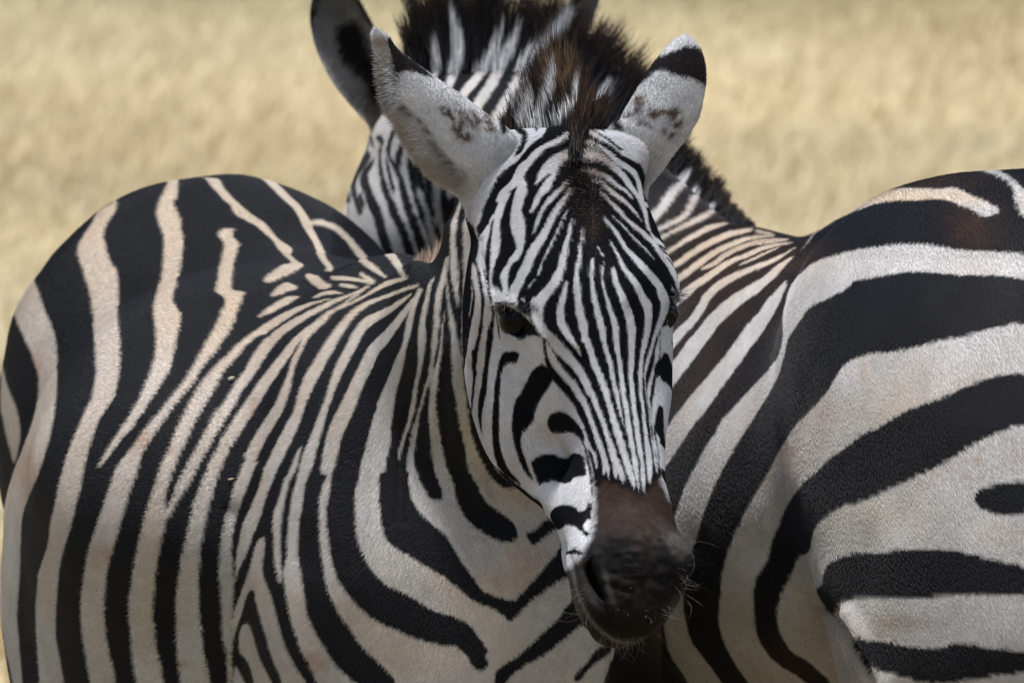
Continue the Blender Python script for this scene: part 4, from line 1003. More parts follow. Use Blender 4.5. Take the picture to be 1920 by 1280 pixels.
def colour_a(P, head, hair=False):
    px, py = to_pixels(P)
    n = len(px)
    fine = vnoise(P, 260) - .5
    wob = (vnoise(P, 120) - .5) * 1.6 + fine * 1.6
    j = rng.normal(0, .45, n) if hair else 0
    f = np.where(head > 0, CH_HEAD.at(px, py), CH_A.at(px, py)) + wob * .8 + j
    face = 1 / (1 + np.exp(-(head) / .01))
    white = np.array([.50, .49, .475]) * (1 - face[:, None]) + np.array([.60, .605, .63]) * face[:, None]
    mott = vnoise(P * np.array([1, 1, .5]), 34) * .6 + vnoise(P, 90) * .4
    white = white * (.86 + .26 * mott[:, None])
    # the pale bands are creamier where the shadow stripes run
    cream = np.clip(vnoise(P * np.array([1, 1, .4]), 22) * 1.8 - .75, 0, 1)[:, None] * (.48 - .30 * face[:, None])
    white = white * (1 - cream) + lin((176, 162, 146)) * cream
    wb = apply_tints(white, P, px, py, TINT_A)
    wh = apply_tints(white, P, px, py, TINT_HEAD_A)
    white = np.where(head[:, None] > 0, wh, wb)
    black = (np.array([.0075, .0080, .0110]) * (1 - face[:, None]) + np.array([.0038, .0042, .0070]) * face[:, None]) * (.7 + .6 * mott[:, None])
    br = np.zeros(n)
    for b in BROWN_A:
        br = np.maximum(br, blob(px, py, b))
    br = np.clip(br * (1.3 * vnoise(P, 70) - .1), 0, 1)[:, None] * .6
    black = black * (1 - br) + np.array([.034, .022, .016]) * br
    m = edge(f)
    col = white * (1 - m) + black * m
    # forelock fuzz of brown hairs over the forehead whorl
    if hair:
        wz = blob(px, py, (1104, 385, 34, 75)) * (head > 0)
        pick = (rng.random(n) < .08 * wz)[:, None]
        col = np.where(pick, np.array([.16, .10, .065]) * rng.uniform(.5, 1.5, (n, 1)), col)
    # muzzle
    mz = CH_MUZ.at(px, py) + wob * 2.5
    t = (np.clip((py + 14 * vnoise(P, 60) - 955) / 75, 0, 1) ** .8)[:, None]
    brown = (np.array([.0275, .0155, .0105]) * (.55 + .45 * np.clip((CH_MUZ.at(px, py)) / 14, 0, 1))[:, None])
    dark = np.array([.0042, .0038, .0042])
    muz = brown * (1 - t) + dark * t
    warm = (blob(px, py, (1195, 1120, 62, 50)) * .8)[:, None]
    muz = muz * (1 - warm) + np.array([.013, .0070, .0052]) * warm
    tanp = np.clip((blob(px, py, (1215, 1020, 26, 34)) + blob(px, py, (1235, 990, 16, 30))) * (vnoise(P, 150) * 1.6 - .2), 0, 1)[:, None]
    muz = muz * (1 - .5 * tanp) + np.array([.045, .032, .024]) * .5 * tanp
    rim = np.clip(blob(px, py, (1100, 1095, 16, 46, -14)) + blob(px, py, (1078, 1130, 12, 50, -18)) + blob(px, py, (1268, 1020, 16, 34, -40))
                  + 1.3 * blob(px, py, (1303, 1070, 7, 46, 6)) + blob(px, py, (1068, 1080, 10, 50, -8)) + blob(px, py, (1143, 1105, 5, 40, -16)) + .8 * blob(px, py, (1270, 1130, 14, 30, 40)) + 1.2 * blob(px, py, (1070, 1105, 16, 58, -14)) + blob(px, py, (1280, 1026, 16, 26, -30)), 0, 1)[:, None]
    muz = muz * (1 - .6 * rim) + np.array([.085, .078, .070]) * .6 * rim  # nostril-rim highlights and flare sheen painted as grey, along with grey lip hair
    lipline = np.maximum(polyline_w(px, py, [(1304, 1040), (1304, 1080), (1286, 1122), (1256, 1168), (1226, 1195)], 4.5),
                         polyline_w(px, py, [(1074, 1050), (1078, 1090), (1096, 1142), (1124, 1180), (1160, 1202), (1200, 1204), (1228, 1191)], 4.0))[:, None]
    muz = muz * (1 - .7 * lipline) + np.array([.11, .105, .10]) * .7 * lipline
    lowlip = (np.clip((py - 1150 - 56 * np.sqrt(np.clip(1 - ((px - 1160) / 84) ** 2, 0, 1))) / 4, 0, 1) * (py > 1165))[:, None]
    muz = muz * (1 - lowlip) + np.array([.016, .009, .006]) * lowlip
    muz = muz * (1 - .35 * np.clip((py - 1000) / 60, 0, 1) * (1 - lipline[:, 0]))[:, None]
    hot = np.clip(vnoise(P, 300) * 1.4 - .2, 0, 1)[:, None]
    muz = muz * (.7 + .6 * hot)
    mm = edge(mz - 3, 8.0) * (head > 0)[:, None]
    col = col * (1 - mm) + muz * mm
    dk = np.maximum(edge(CH_NOS.at(px, py), 7), edge(CH_EYE.at(px, py), 2)) * (head > 0)[:, None]
    col = col * (1 - dk) + np.array([.006, .005, .005]) * dk
    return col


def colour_b(P, head=None, hair=False):
    px, py = to_pixels(P)
    n = len(px)
    wob = (vnoise(P, 110) - .5) * 1.8 + (vnoise(P, 260) - .5) * 1.8
    j = rng.normal(0, .6, n) if hair else 0
    f = CH_B.at(px, py) + wob + j
    mott = vnoise(P * np.array([1, 1, .5]), 30) * .6 + vnoise(P, 90) * .4
    white = np.array([.47, .46, .45]) * (.84 + .30 * mott[:, None])
    cream = np.clip(vnoise(P, 16) * 1.9 - .85, 0, 1)[:, None] * .5
    white = white * (1 - cream) + lin((172, 160, 148)) * cream
    white = apply_tints(white, P, px, py, TINT_B)
    black = np.array([.0070, .0074, .0100]) * (.7 + .6 * mott[:, None])
    br = np.zeros(n)
    for b in BROWN_B:
        br = np.maximum(br, blob(px, py, b))
    br = np.clip(br * (.45 + .7 * vnoise(P, 40)), 0, 1)[:, None]
    black = black * (1 - br) + np.array([.032, .018, .013]) * br
    m = edge(f, 1.1)
    return white * (1 - m) + black * m


# ----------------------------------------------------------------------------
# ZEBRA IN FRONT
# ----------------------------------------------------------------------------
def outline_trace(pts, x0, y0, x1, y1):
    c = PixelTrace(x0, y0, x1, y1, base=-1, res=3)
    c.MAR = 60
    c.F[:] = -60
    c.poly(pts, 'B', sub=2, mar=60)
    return c


HEAD_PRIMS = [
    E(942, 470, .135, 60, 95, .06, az=8, k=.03),
    E(922, 565, .125, 54, 110, .07, k=.03),
    E(908, 385, .16, 42, 75, .05, az=12, k=.02),
    rc(1000, 292, .15, 52, 950, 285, .14, 42, k=.03),
    rc(1150, 292, .155, 40, 1190, 275, .155, 34, k=.03),
    E(1078, 390, .095, 130, 130, .085, k=.03),
    E(1085, 300, .10, 88, 70, .07, k=.03),
    E(1092, 520, .085, 160, 160, .095, k=.04),
    E(1095, 600, .10, 150, 180, .10, k=.04),
    E(965, 555, .07, 56, 40, .035, az=18, k=.02),
    E(1238, 535, .10, 38, 44, .04, az=-12, k=.02),
    rc(1115, 600, .055, 98, 1180, 920, -.005, 66, k=.05),
    rc(1190, 640, .10, 70, 1200, 900, .04, 50, k=.04),
    E(975, 700, .155, 108, 215, .095, az=-8, k=.03),
    E(1185, 690, .20, 76, 190, .10, k=.03),
    E(1090, 700, .16, 130, 220, .11, k=.05),
    rc(1010, 800, .14, 74, 1120, 1070, .035, 60, k=.03),
    rc(1045, 690, .055, 22, 1075, 810, .045, 16, k=.03),
    rc(1052, 640, .07, 10, 1105, 880, .02, 12, k=.02),
    E(1180, 1050, -.02, 112, 100, .07, k=.03),
    E(1262, 1058, -.035, 44, 62, .04, az=-8, k=.015),
    E(1110, 1065, -.045, 44, 78, .036, az=-12, k=.015),
    E(1173, 1134, -.035, 98, 76, .055, k=.03),
    E(1163, 1180, .022, 66, 44, .045, k=.014),
    E(1230, 960, .0, 32, 60, .03, k=.02),
    E(1095, 960, .02, 52, 80, .05, k=.03),
    rc(990, 330, .15, 60, 930, 330, .13, 38, k=.03),
    rc(1160, 320, .15, 60, 1205, 280, .14, 34, k=.03),
]
HEAD_OUT = [(1062, 232), (1012, 236), (978, 235), (946, 243), (912, 268), (884, 300), (866, 330), (864, 370), (874, 420), (884, 450), (878, 475), (872, 520), (866, 560), (866, 620),
            (866, 680), (870, 730), (882, 790), (900, 850), (925, 890), (958, 922), (990, 942), (1008, 945), (1016, 950), (1031, 970), (1045, 990), (1054, 1014),
            (1053, 1030), (1051, 1048), (1054, 1072), (1062, 1108), (1074, 1147), (1090, 1180), (1104, 1203), (1122, 1216), (1158, 1223), (1198, 1214),
            (1230, 1192), (1256, 1160), (1274, 1127), (1291, 1102), (1304, 1076), (1309, 1049), (1304, 1028), (1288, 1012), (1276, 988), (1270, 960), (1255, 925),
            (1248, 905), (1250, 860), (1249, 830), (1256, 800), (1262, 760), (1265, 720), (1262, 660), (1262, 600), (1268, 580), (1278, 560), (1283, 536),
            (1275, 505), (1268, 480), (1256, 464), (1243, 430), (1232, 405), (1220, 385), (1213, 360), (1212, 330), (1225, 300), (1212, 252), (1185, 236), (1150, 232), (1124, 244), (1104, 238)]

BODY_A_PRIMS = [
    EM(500, 930, 1.02, .26, .27, .50, ay=-14, k=.08),
    EM(400, 738, 1.50, .265, .268, .30, k=.07),
    EM(430, 900, 1.45, .25, .27, .28, k=.08),
    EM(440, 1150, 1.05, .275, .30, .42, k=.08),
    EM(730, 830, .74, .165, .20, .24, k=.07),
    E(620, 1040, .60, 178, 430, .15, az=3, k=.07),
    EM(840, 1080, .50, .185, .26, .15, k=.07),
    E(1010, 1110, .58, 150, 330, .15, k=.06),
    rc(775, 575, .74, 70, 640, 620, 1.05, 90, k=.06),
    rc(640, 640, 1.0, 100, 430, 560, 1.42, 120, k=.07),
    rc(800, 880, .62, 250, 930, 640, .38, 190, k=.07),
    rc(930, 640, .40, 185, 1000, 440, .31, 128, k=.05),
    rc(800, 590, .62, 70, 900, 420, .36, 60, k=.06),
    rc(1000, 440, .31, 128, 1050, 330, .22, 80, k=.03),
]
BODY_A_OUT = [(5, 644), (11, 606), (27, 566), (47, 531), (70, 500), (88, 472), (119, 444), (156, 416), (191, 391), (219, 375), (256, 356), (297, 344),
              (344, 338), (391, 332), (406, 329), (453, 326), (484, 331), (531, 338), (560, 345), (600, 356), (647, 372), (693, 395), (735, 425),
              (770, 460), (795, 492), (808, 506), (822, 492), (838, 466), (846, 430), (856, 395), (862, 360), (880, 320), (960, 270), (1060, 240), (1150, 250), (1220, 340),
              (1240, 500), (1240, 700), (1235, 900), (1215, 1000), (1190, 1090), (1165, 1190), (1153, 1260), (1150, 1340), (1145, 1500), (1100, 1700), (1100, 3400), (-100, 3400), (30, 1700), (50, 1450), (18, 1300),
              (6, 1200), (0, 1100), (-2, 900), (0, 750)]


def legs(front_x, front_y, hind_x, hind_y, zf=.74, zh=.86, hind_fwd=.12):
    out = []
    feet = []
    for i, x in enumerate(front_x):
        y = front_y[i]
        a, b, c, d, e = (from_world(x, y, zf), from_world(x, y + .01, .43), from_world(x, y, .40), from_world(x, y, .13), from_world(x, y - .02, .05))
        out += [RC(a, .095, b, .048, .05), RC(b, .045, c, .043, .01), RC(c, .036, d, .026, .02), RC(d, .031, e, .030, .02)]
        feet.append((x, y - .02))
    for i, x in enumerate(hind_x):
        y = hind_y[i]
        a, b, c, d, e = (from_world(x, y, zh), from_world(x, y - hind_fwd, .70), from_world(x, y + .05, .48), from_world(x, y + .01, .14), from_world(x, y - .01, .05))
        out += [RC(a, .16, b, .11, .06), RC(b, .10, c, .042, .05), RC(c, .04, d, .028, .02), RC(d, .033, e, .032, .02)]
        feet.append((x, y - .01))
    return out, feet


def hoof_mesh(parent, feet, origin, lib=[None]):
    for (x, y) in feet:
        if lib[0] is None:
            bm = bmesh.new()
            rings = []
            for z, r, dy in ((.0, .052, -.012), (.006, .053, -.012), (.035, .045, -.004), (.062, .036, .002), (.070, .030, .003)):
                rings.append([bm.verts.new((r * .92 * math.sin(a), r * -math.cos(a) * (1.12 if math.cos(a) > 0 else .85) + dy, z)) for a in [2 * math.pi * k / 20 for k in range(20)]])
            for q in range(len(rings) - 1):
                for k in range(20):
                    bm.faces.new((rings[q][k], rings[q][(k + 1) % 20], rings[q + 1][(k + 1) % 20], rings[q + 1][k]))
            bm.faces.new(rings[0][::-1]); bm.faces.new(rings[-1])
            me = bpy.data.meshes.new('hoof'); bm.to_mesh(me); bm.free()
            for p in me.polygons:
                p.use_smooth = True
            me.materials.append(M_HOOF)
            lib[0] = me
        o = bpy.data.objects.new('hoof', lib[0])
        COL.objects.link(o)
        o.parent = parent
        o.location = (x - origin[0], y - origin[1], 0 - origin[2])


def empty(name, loc, label, cat, group=None):
    o = bpy.data.objects.new(name, None)
    COL.objects.link(o)
    o.location = loc
    o['label'] = label; o['category'] = cat
    if group:
        o['group'] = group
    return o


def surface_depth(P, px, py, r=6, head=None):
    """distance (d) of the nearest skin under an image pixel"""
    cx, cy = to_pixels(P)
    m = (np.abs(cx - px) < r) & (np.abs(cy - py) < r)
    if head is not None:
        m &= head
    if not m.any():
        return 0.1
    return float(P[m, 1].min() - FOCUS)


CREASES = [  # polyline (image pixels), half width, depth (+ raised / - pressed in), metres
    ([(1094, 1185), (1112, 1199), (1144, 1207), (1190, 1207), (1222, 1198), (1244, 1180)], 7, -.006),
    ([(1062, 1020), (1080, 1085), (1095, 1125), (1125, 1155), (1140, 1165)], 6, -.003),
    ([(1092, 1050), (1090, 1090), (1105, 1130), (1130, 1150)], 8, .004),
    ([(1118, 1040), (1128, 1075), (1140, 1120), (1143, 1140)], 8, .004),
    ([(1293, 1040), (1302, 1065), (1292, 1100), (1270, 1130)], 8, .003),
    ([(1292, 1048), (1290, 1068), (1297, 1085)], 5, -.006),
    ([(1105, 985), (1112, 940), (1108, 900), (1095, 860)], 7, -.003),
    ([(1020, 655), (1027, 700), (1036, 720)], 6, -.003),
    ([(930, 572), (950, 566), (970, 569), (992, 584), (1010, 608), (1020, 630)], 7, .005),
    ([(938, 605), (955, 622), (975, 632), (1000, 627)], 5, .003),
    ([(926, 560), (950, 560), (975, 563)], 9, .002),
    ([(898, 450), (896, 480), (905, 510), (918, 540)], 7, -.004),
    ([(903, 475), (912, 500), (924, 530), (930, 560)], 4, -.002),
    ([(1170, 560), (1232, 470)], 16, .002),
    ([(1000, 560), (1030, 610), (1090, 650)], 12, .002),
    ([(1245, 470), (1262, 490), (1270, 510), (1272, 545)], 4, -.003),
    ([(1078, 240), (1078, 300)], 8, -.004),
    ([(885, 680), (905, 800), (960, 900)], 10, -.002),
]


def build_front_zebra():
    origin = tuple(to_world(V(600, 640, .9))[:2]) + (0.0,)
    root = empty('zebra', origin, 'zebra in front facing the viewer with its head lowered and striped face in full view', 'zebra', 'pair of zebras standing together')
    lg, feet = legs((-.26, -.02), (10.75, 10.68), (-.46, -.20), (11.72, 11.78))
    g = Grid((-.80, 9.78, -2.12), (.28, 12.05, .34), .0066)
    note('grid', g.n)
    GB = g.build(BODY_A_PRIMS + lg)
    g.clip_outline(GB, outline_trace(BODY_A_OUT, -400, 0, 1500, 3600), .02)
    GH = g.build(HEAD_PRIMS)
    g.clip_outline(GH, outline_trace(HEAD_OUT, 600, 0, 1600, 1500), .014)
    G = smin(GB, GH, .022)
    note('sdf')
    P, Q = g.nets(G)
    P, Q = largest_piece(P, Q)
    P = laplacian(P, Q, 2)
    note('nets', len(P))
    P, Q = subdivide(P, Q, 1)
    head = g.sample(GB, P) - g.sample(GH, P)
    N = vert_normals(P, Q)
    if np.mean(np.sum(N * (P - P.mean(0)), 1)) < 0:
        Q = Q[:, ::-1]; N = -N
    px, py = to_pixels(P)
    front = np.clip(-N[:, 1] * 2 + .3, 0, 1) * (head > .002) * (P[:, 1] < 10.25)
    disp = np.zeros(len(P))
    for pts, w, dep in CREASES:
        disp += polyline_w(px, py, pts, w) * dep
    # muzzle wrinkles
    wr = np.clip(blob(px, py, (1195, 1085, 90, 85)), 0, 1)
    disp += wr * .0052 * (np.abs(vnoise(P * np.array([1, 1, 2.2]), 75) - .5) * 2 - .5) + wr * .0022 * (vnoise(P, 190) - .5)
    P = P + N * (disp * front)[:, None]
    # nostrils and eye socket pushed in
    nos = np.clip(CH_NOS.at(px, py) / 7 + .2, 0, 1) ** 1.5 * (front > 0)
    P[:, 1] += nos * .022
    socket = np.clip(CH_EYE.at(px, py) / 8 + .1, 0, 1) * (front > 0)
    eye_d = surface_depth(P, 972, 602, 8, head > .002)
    P[:, 1] += socket * .011
    # slight muscle relief on the body
    bodym = (head <= 0)
    P += N * (((vnoise(P, 9) - .5) * .012 + (vnoise(P, 22) - .5) * .003) * bodym)[:, None]
    # neck folds
    for pts, w, dep in (([(858, 430), (855, 560), (850, 700), (862, 830), (905, 930)], 14, .006), ([(838, 640), (812, 760), (800, 860)], 8, .004),
                        ([(760, 760), (745, 860), (742, 980)], 6, -.003), ([(775, 780), (762, 880), (760, 980)], 6, -.003),
                        ([(437, 960), (438, 1080), (432, 1280)], 18, -.008)):
        P += N * (polyline_w(px, py, pts, w) * dep * bodym * (P[:, 1] < 11.2))[:, None]
    N = vert_normals(P, Q)
    note('front skin', len(P))
    body = link_mesh('body', P, Q, M_SKIN, root, colour_a(P, head), origin)
    hoof_mesh(root, feet, origin)

    # ---- eyes
    for (ex, ey, er, push) in ((974, 599, 40, .0), (1243, 588, 30, .03)):
        d = surface_depth(P, ex, ey, 8, head > .002)
        r = er * MM
        c = V(ex, ey, (eye_d + .0085 if ex < 1000 else d + .021) + r)
        bm = bmesh.new()
        bmesh.ops.create_uvsphere(bm, u_segments=40, v_segments=24, radius=r)
        me = bpy.data.meshes.new('eye'); bm.to_mesh(me); bm.free()
        for p in me.polygons:
            p.use_smooth = True
        me.materials.append(M_EYE)
        o = bpy.data.objects.new('eye', me); COL.objects.link(o); o.parent = root
        o.location = tuple(to_world(c) - np.array(origin))

    # ---- short coat
    hv = head

    def dens_body(c, n):
        cx, cy = to_pixels(c)
        vis = np.clip((-n[:, 1] + .35) * 3, 0, 1) * (c[:, 2] > -.55) * (cx > -120)
        return DENS * 420000 * vis

    pos, nor, T, ba = scatter(P, N, Q, dens_body)
    hh = np.einsum('nk,nk->n', ba, hv[T])
    keep = hh <= .0
    pos, nor = pos[keep], nor[keep]
    cx, cy = to_pixels(pos)
    a = np.clip((cx - 420) / 420, 0, 1)
    flow = np.stack([-.8 * (1 - a) - .1 * a, .55 * (1 - a) + .3 * a, -.30 * (1 - a) - 1.0 * a], 1)
    flow = np.where(((cx > 740) & (cy < 800))[:, None], np.array([-.5, .5, -.6]), flow)
    L = np.where(cx > 700, .0040, .0050)
    H = lay_hair(pos, nor, flow, L, lift=.14, jit=.09)
    link_hair('coat', H, np.array([.00016, .00013, .00004]), colour_a(pos, np.full(len(pos), -.1), True) * rng.uniform(.92, 1.08, (len(pos), 1)), M_HAIR, root, origin)
    note('coat', len(pos))

    def dens_head(c, n):
        cx, cy = to_pixels(c)
        vis = np.clip((-n[:, 1] + .45) * 3, 0, 1) * (c[:, 1] < 10.4)
        mz = np.clip((CH_MUZ.at(cx, cy)) / 12, 0, 1)
        no = (CH_NOS.at(cx, cy) < 0) & (CH_EYE.at(cx, cy) < 1)
        return DENS * 900000 * vis * (1 - .90 * mz) * no

    pos, nor, T, ba = scatter(P, N, Q, dens_head)
    hh = np.einsum('nk,nk->n', ba, hv[T])
    keep = hh > 0
    pos, nor = pos[keep], nor[keep]
    cx, cy = to_pixels(pos)
    v = np.stack([cx - 1112, np.zeros(len(cx)), -(cy - 420)], 1)
    v = unit(v) * np.array([1, 0, .5]) + np.array([0, .1, -.45])
    low = np.clip((cy - 560) / 160, 0, 1)[:, None]
    flow = v * (1 - low) + np.array([0, 0, -1.]) * low
    L = .0027 + .0034 * blob(cx, cy, (1098, 325, 44, 60)) + .0025 * np.clip((330 - cy) / 60, 0, 1)
    mz = np.clip(CH_MUZ.at(cx, cy) / 12, 0, 1)
    L = L * (1 - .62 * mz)
    H = lay_hair(pos, nor, flow, L, lift=.24, jit=.18)
    link_hair('face_hair', H, np.array([.00020, .00015, .00004]), colour_a(pos, np.full(len(pos), .1), True) * rng.uniform(.92, 1.08, (len(pos), 1)), M_FACE, root, origin)
    note('face hair', len(pos))
    return root, origin, P, N, Q, head


# ---- ears -------------------------------------------------------------------
def ear(name, pairs, crop, d_tip, d_base, bulge, parent, origin, colour, cup=.5, seg=44, nu=36, thick=.004):
    ox, oy, s = CROP[crop]
    L = catmull([(ox + a / s, oy + b / s) for (a, b, c, e) in pairs], False, 5)
    Rr = catmull([(ox + c / s, oy + e / s) for (a, b, c, e) in pairs], False, 5)
    n = len(L)
    rows_o, rows_i = [], []
    for i in range(n):
        t = i / (n - 1)
        d = d_tip + (d_base - d_tip) * t
        w = np.linalg.norm(Rr[i] - L[i]) * sc(d) * .5
        ro, ri = [], []
        for k in range(nu + 1):
            u = -1 + 2 * k / nu
            q = L[i] + (Rr[i] - L[i]) * (u + 1) / 2
            arc = math.sqrt(max(0, 1 - u * u))
            dep = bulge * w * arc
            ro.append(V(q[0], q[1], d) + np.array([0, -dep, 0]))
            qi = L[i] + (Rr[i] - L[i]) * (u * .93 + 1) / 2
            ri.append(V(qi[0], qi[1], d) + np.array([0, -dep * (cup if t < .85 else cup * max(0, (1 - t) / .15) - (t - .85) * 3) + thick * (.6 + arc), 0]))
        rows_o.append(ro); rows_i.append(ri)
    P = np.array(rows_o + rows_i).reshape(-1, 3)
    W = nu + 1
    Q = []
    off = n * W
    for i in range(n - 1):
        for k in range(nu):
            Q.append((i * W + k, i * W + k + 1, (i + 1) * W + k + 1, (i + 1) * W + k))
            Q.append((off + i * W + k, off + (i + 1) * W + k, off + (i + 1) * W + k + 1, off + i * W + k + 1))
        Q.append((i * W, (i + 1) * W, off + (i + 1) * W, off + i * W))
        Q.append((i * W + nu, off + i * W + nu, off + (i + 1) * W + nu, (i + 1) * W + nu))
    for k in range(nu):
        Q.append((k, off + k, off + k + 1, k + 1))
        Q.append(((n - 1) * W + k, (n - 1) * W + k + 1, off + (n - 1) * W + k + 1, off + (n - 1) * W + k))
    Q = np.array(Q)
    N = vert_normals(P, Q)
    if np.mean(N[:off].reshape(n, W, 3)[n // 2, nu // 2][1]) > 0:
        Q = Q[:, ::-1]; N = -N
    P, Q = laplace_keep(P, Q), Q
    N = vert_normals(P, Q)
    o = link_mesh(name, P, Q, M_SKIN, parent, colour(P, False), origin)
    return o, P, N, Q


def laplace_keep(P, Q):
    return laplacian(P, Q, 1, .35)


EAR_A1 = [(496, 172, 500, 172), (468, 215, 568, 212), (486, 320, 622, 288), (512, 420, 722, 370), (535, 520, 832, 448), (565, 630, 942, 523),
          (615, 720, 1042, 590), (665, 820, 1132, 660), (730, 920, 1212, 716), (810, 1020, 1285, 765), (900, 1090, 1345, 835), (975, 1140, 1350, 940),
          (1015, 1225, 1290, 1080), (1050, 1330, 1220, 1230)]
EAR_A2 = [(1072, 212, 1078, 212), (1000, 245, 1140, 258), (930, 320, 1180, 335), (862, 400, 1198, 420), (802, 500, 1195, 520), (747, 590, 1178, 620),
          (702, 665, 1155, 710), (672, 722, 1110, 790), (620, 752, 1062, 858), (600, 820, 1002, 930), (650, 920, 942, 1020), (740, 1010, 890, 1080),
          (795, 1100, 852, 1130), (812, 1190, 842, 1195)]
EAR_B1 = [(248, -100, 254, -100), (150, -60, 350, -50), (112, 0, 402, 10), (98, 100, 452, 100), (110, 200, 495, 185), (138, 300, 520, 300), (182, 400, 532, 420),
          (238, 500, 545, 520), (304, 590, 560, 620), (374, 670, 575, 700), (440, 740, 580, 770), (480, 830, 570, 850)]
EAR_B2 = [(548, -160, 554, -160), (450, -120, 590, -110), (400, -30, 562, -25), (372, 40, 542, 50), (352, 110, 515, 122), (372, 180, 490, 192), (400, 250, 450, 262)]


def colour_ear_a(P, hair):
    px, py = to_pixels(P)
    j = rng.normal(0, 1.1, len(px)) if hair else 0
    wob = (vnoise(P, 130) - .5) * 3
    white = np.array([.56, .565, .58]) * (.85 + .28 * vnoise(P, 70)[:, None])
    sp = np.clip(vnoise(P, 260) * 2.2 - .35, 0, 1)
    for k, (rgb, st, blobs) in enumerate(TINT_EAR_A):
        w = np.zeros(len(px))
        for b in blobs:
            w = np.maximum(w, blob(px, py, b))
        w = w * st
        if k == 0:
            w = np.clip(w * 1.25 * sp, 0, 1) ** 1.2
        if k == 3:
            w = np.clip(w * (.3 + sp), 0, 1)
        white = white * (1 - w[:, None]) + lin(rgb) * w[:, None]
    m = edge(CH_EAR_A.at(px, py) + wob + j, 1.2)
    # the black patches carry one even near-black tone
    return white * (1 - m) + np.array([.013, .011, .012]) * m


def colour_ear_b(P, hair):
    px, py = to_pixels(P)
    j = rng.normal(0, 3, len(px)) if hair else 0
    white = np.array([.27, .255, .235]) * (.7 + .6 * vnoise(P, 60)[:, None])
    edgew = np.maximum(blob(px, py, (590, 110, 12, 60, -12)), blob(px, py, (610, 150, 12, 60, -32)))[:, None]
    white = white * (1 - edgew) + np.array([.5, .5, .5]) * edgew
    br = (blob(px, py, (700, 195, 22, 50)) * .9)[:, None]
    white = white * (1 - br) + np.array([.06, .035, .024]) * br
    m = edge(CH_EAR_B.at(px, py) + (vnoise(P, 60) - .5) * 12 + j, 4)
    return white * (1 - m) + np.array([.010, .008, .008]) * m


def ear_hair(P, N, Q, colour, parent, origin, axis, n_per=900000, length=.0042, fringe=None, back=.3):
    def dens(c, n):
        return DENS * n_per * np.clip((-n[:, 1] + back) * 3, 0, 1)
    pos, nor, T, ba = scatter(P, N, Q, dens)
    cx, cy = to_pixels(pos)
    L = np.full(len(pos), length)
    flow = np.broadcast_to(np.array(axis, float), pos.shape).copy()
    if fringe is not None:
        w = fringe(cx, cy)
        L = L * (1 + 2.4 * w)
        flow = flow * (1 - w[:, None]) + np.array([-1.0, 0, -.55]) * w[:, None]
    H = lay_hair(pos, nor, flow, L, lift=.30, jit=.28, k=4)
    col = colour(pos, True) * rng.uniform(.86, 1.14, (len(pos), 1))
    return H, col


def mane(name, parent, origin, crest, count, colour, spread=.012, seed=3, droop=.02):
    """crest rows: px,py,d,length_m,lean_deg (0 = straight up, + = to the right)"""
    rg = np.random.default_rng(seed)
    C = catmull([(a, b, c, l, ang) for a, b, c, l, ang in crest], False, 8)
    seg = np.linalg.norm(np.diff(C[:, :2], axis=0), axis=1)
    cum = np.concatenate([[0], np.cumsum(seg)])
    s = rg.random(count) * cum[-1]
    i = np.minimum(np.searchsorted(cum, s) - 1, len(seg) - 1).clip(0)
    f = ((s - cum[i]) / seg[i])[:, None]
    X = C[i] * (1 - f) + C[i + 1] * f
    # hairs stand in clumps
    clump = np.floor(s / 11.0) * 4 + rg.integers(0, 4, count)
    ch = np.random.default_rng(seed + 1).normal(0, 1, (int(cum[-1] / 9) * 4 + 12, 3))[clump.astype(int)]
    root = np.array([V(a, b, c) for a, b, c in X[:, :3]])
    root[:, 1] += rg.normal(0, spread, count)
    root[:, 0] += rg.normal(0, .004, count)
    root[:, 2] += rg.normal(0, .004, count) - .012
    ang = np.radians(X[:, 4] + ch[:, 0] * 7 + rg.normal(0, 2.6, count))
    dirv = np.stack([np.sin(ang), rg.normal(0, .12, count) + ch[:, 1] * .05, np.cos(ang)], 1)
    dirv = unit(dirv)
    L = X[:, 3] * (1 + ch[:, 2] * .15) * rg.beta(5, 1.8, count) * 1.2 + .012
    k = 7
    pts = [root]
    bend = rg.normal(0, .10, (count, 3))
    for q in range(1, k):
        t = q / (k - 1)
        d = unit(dirv + bend * t + np.array([.0, 0, -droop * t]))
        pts.append(pts[-1] + d * (L / (k - 1))[:, None])
    pts = np.stack(pts, 1)
    # strands of a clump lean together towards their tips
    nc = int(clump.max()) + 1
    ci = clump.astype(int)
    cnt = np.bincount(ci, minlength=nc)[:, None] + 1e-9
    cen = np.stack([np.bincount(ci, root[:, j], nc) for j in range(3)], 1) / cnt
    off = (cen[ci] - root)
    tt = np.linspace(0, 1, k)
    pts = pts + off[:, None, :] * (tt ** 1.3 * .75)[None, :, None]
    t = np.linspace(0, 1, k)
    rad = np.array([.00052, .00052, .00048, .00042, .00034, .00024, .00007])
    col = np.stack([colour(pts[:, q], t[q], rg_shade=None) for q in range(k)], 1)
    col = col * rg.uniform(.75, 1.25, (count, 1, 1))
    return link_hair(name, pts, rad, col, M_MANE, parent, origin)


def colour_mane_b(P, t, rg_shade=None):
    px, py = to_pixels(P)
    f = CH_MANE_B.at(px, py) + (vnoise(P, 100) - .5) * 6
    m = edge(f, 3)
    fade = np.clip((t - .85) / .15, 0, 1)
    white = np.array([.60, .61, .63])
    dark = np.array([.006, .005, .006])
    brown = np.array([.060, .036, .024])
    b = np.clip((t - .72) / .28, 0, 1) * np.clip(vnoise(P, 30) * 1.8 - .2, 0, 1)[:, None]
    d = dark * (1 - b) + brown * b
    w = white * (1 - .75 * fade) + brown * .75 * fade
    return w * (1 - m) + d * m


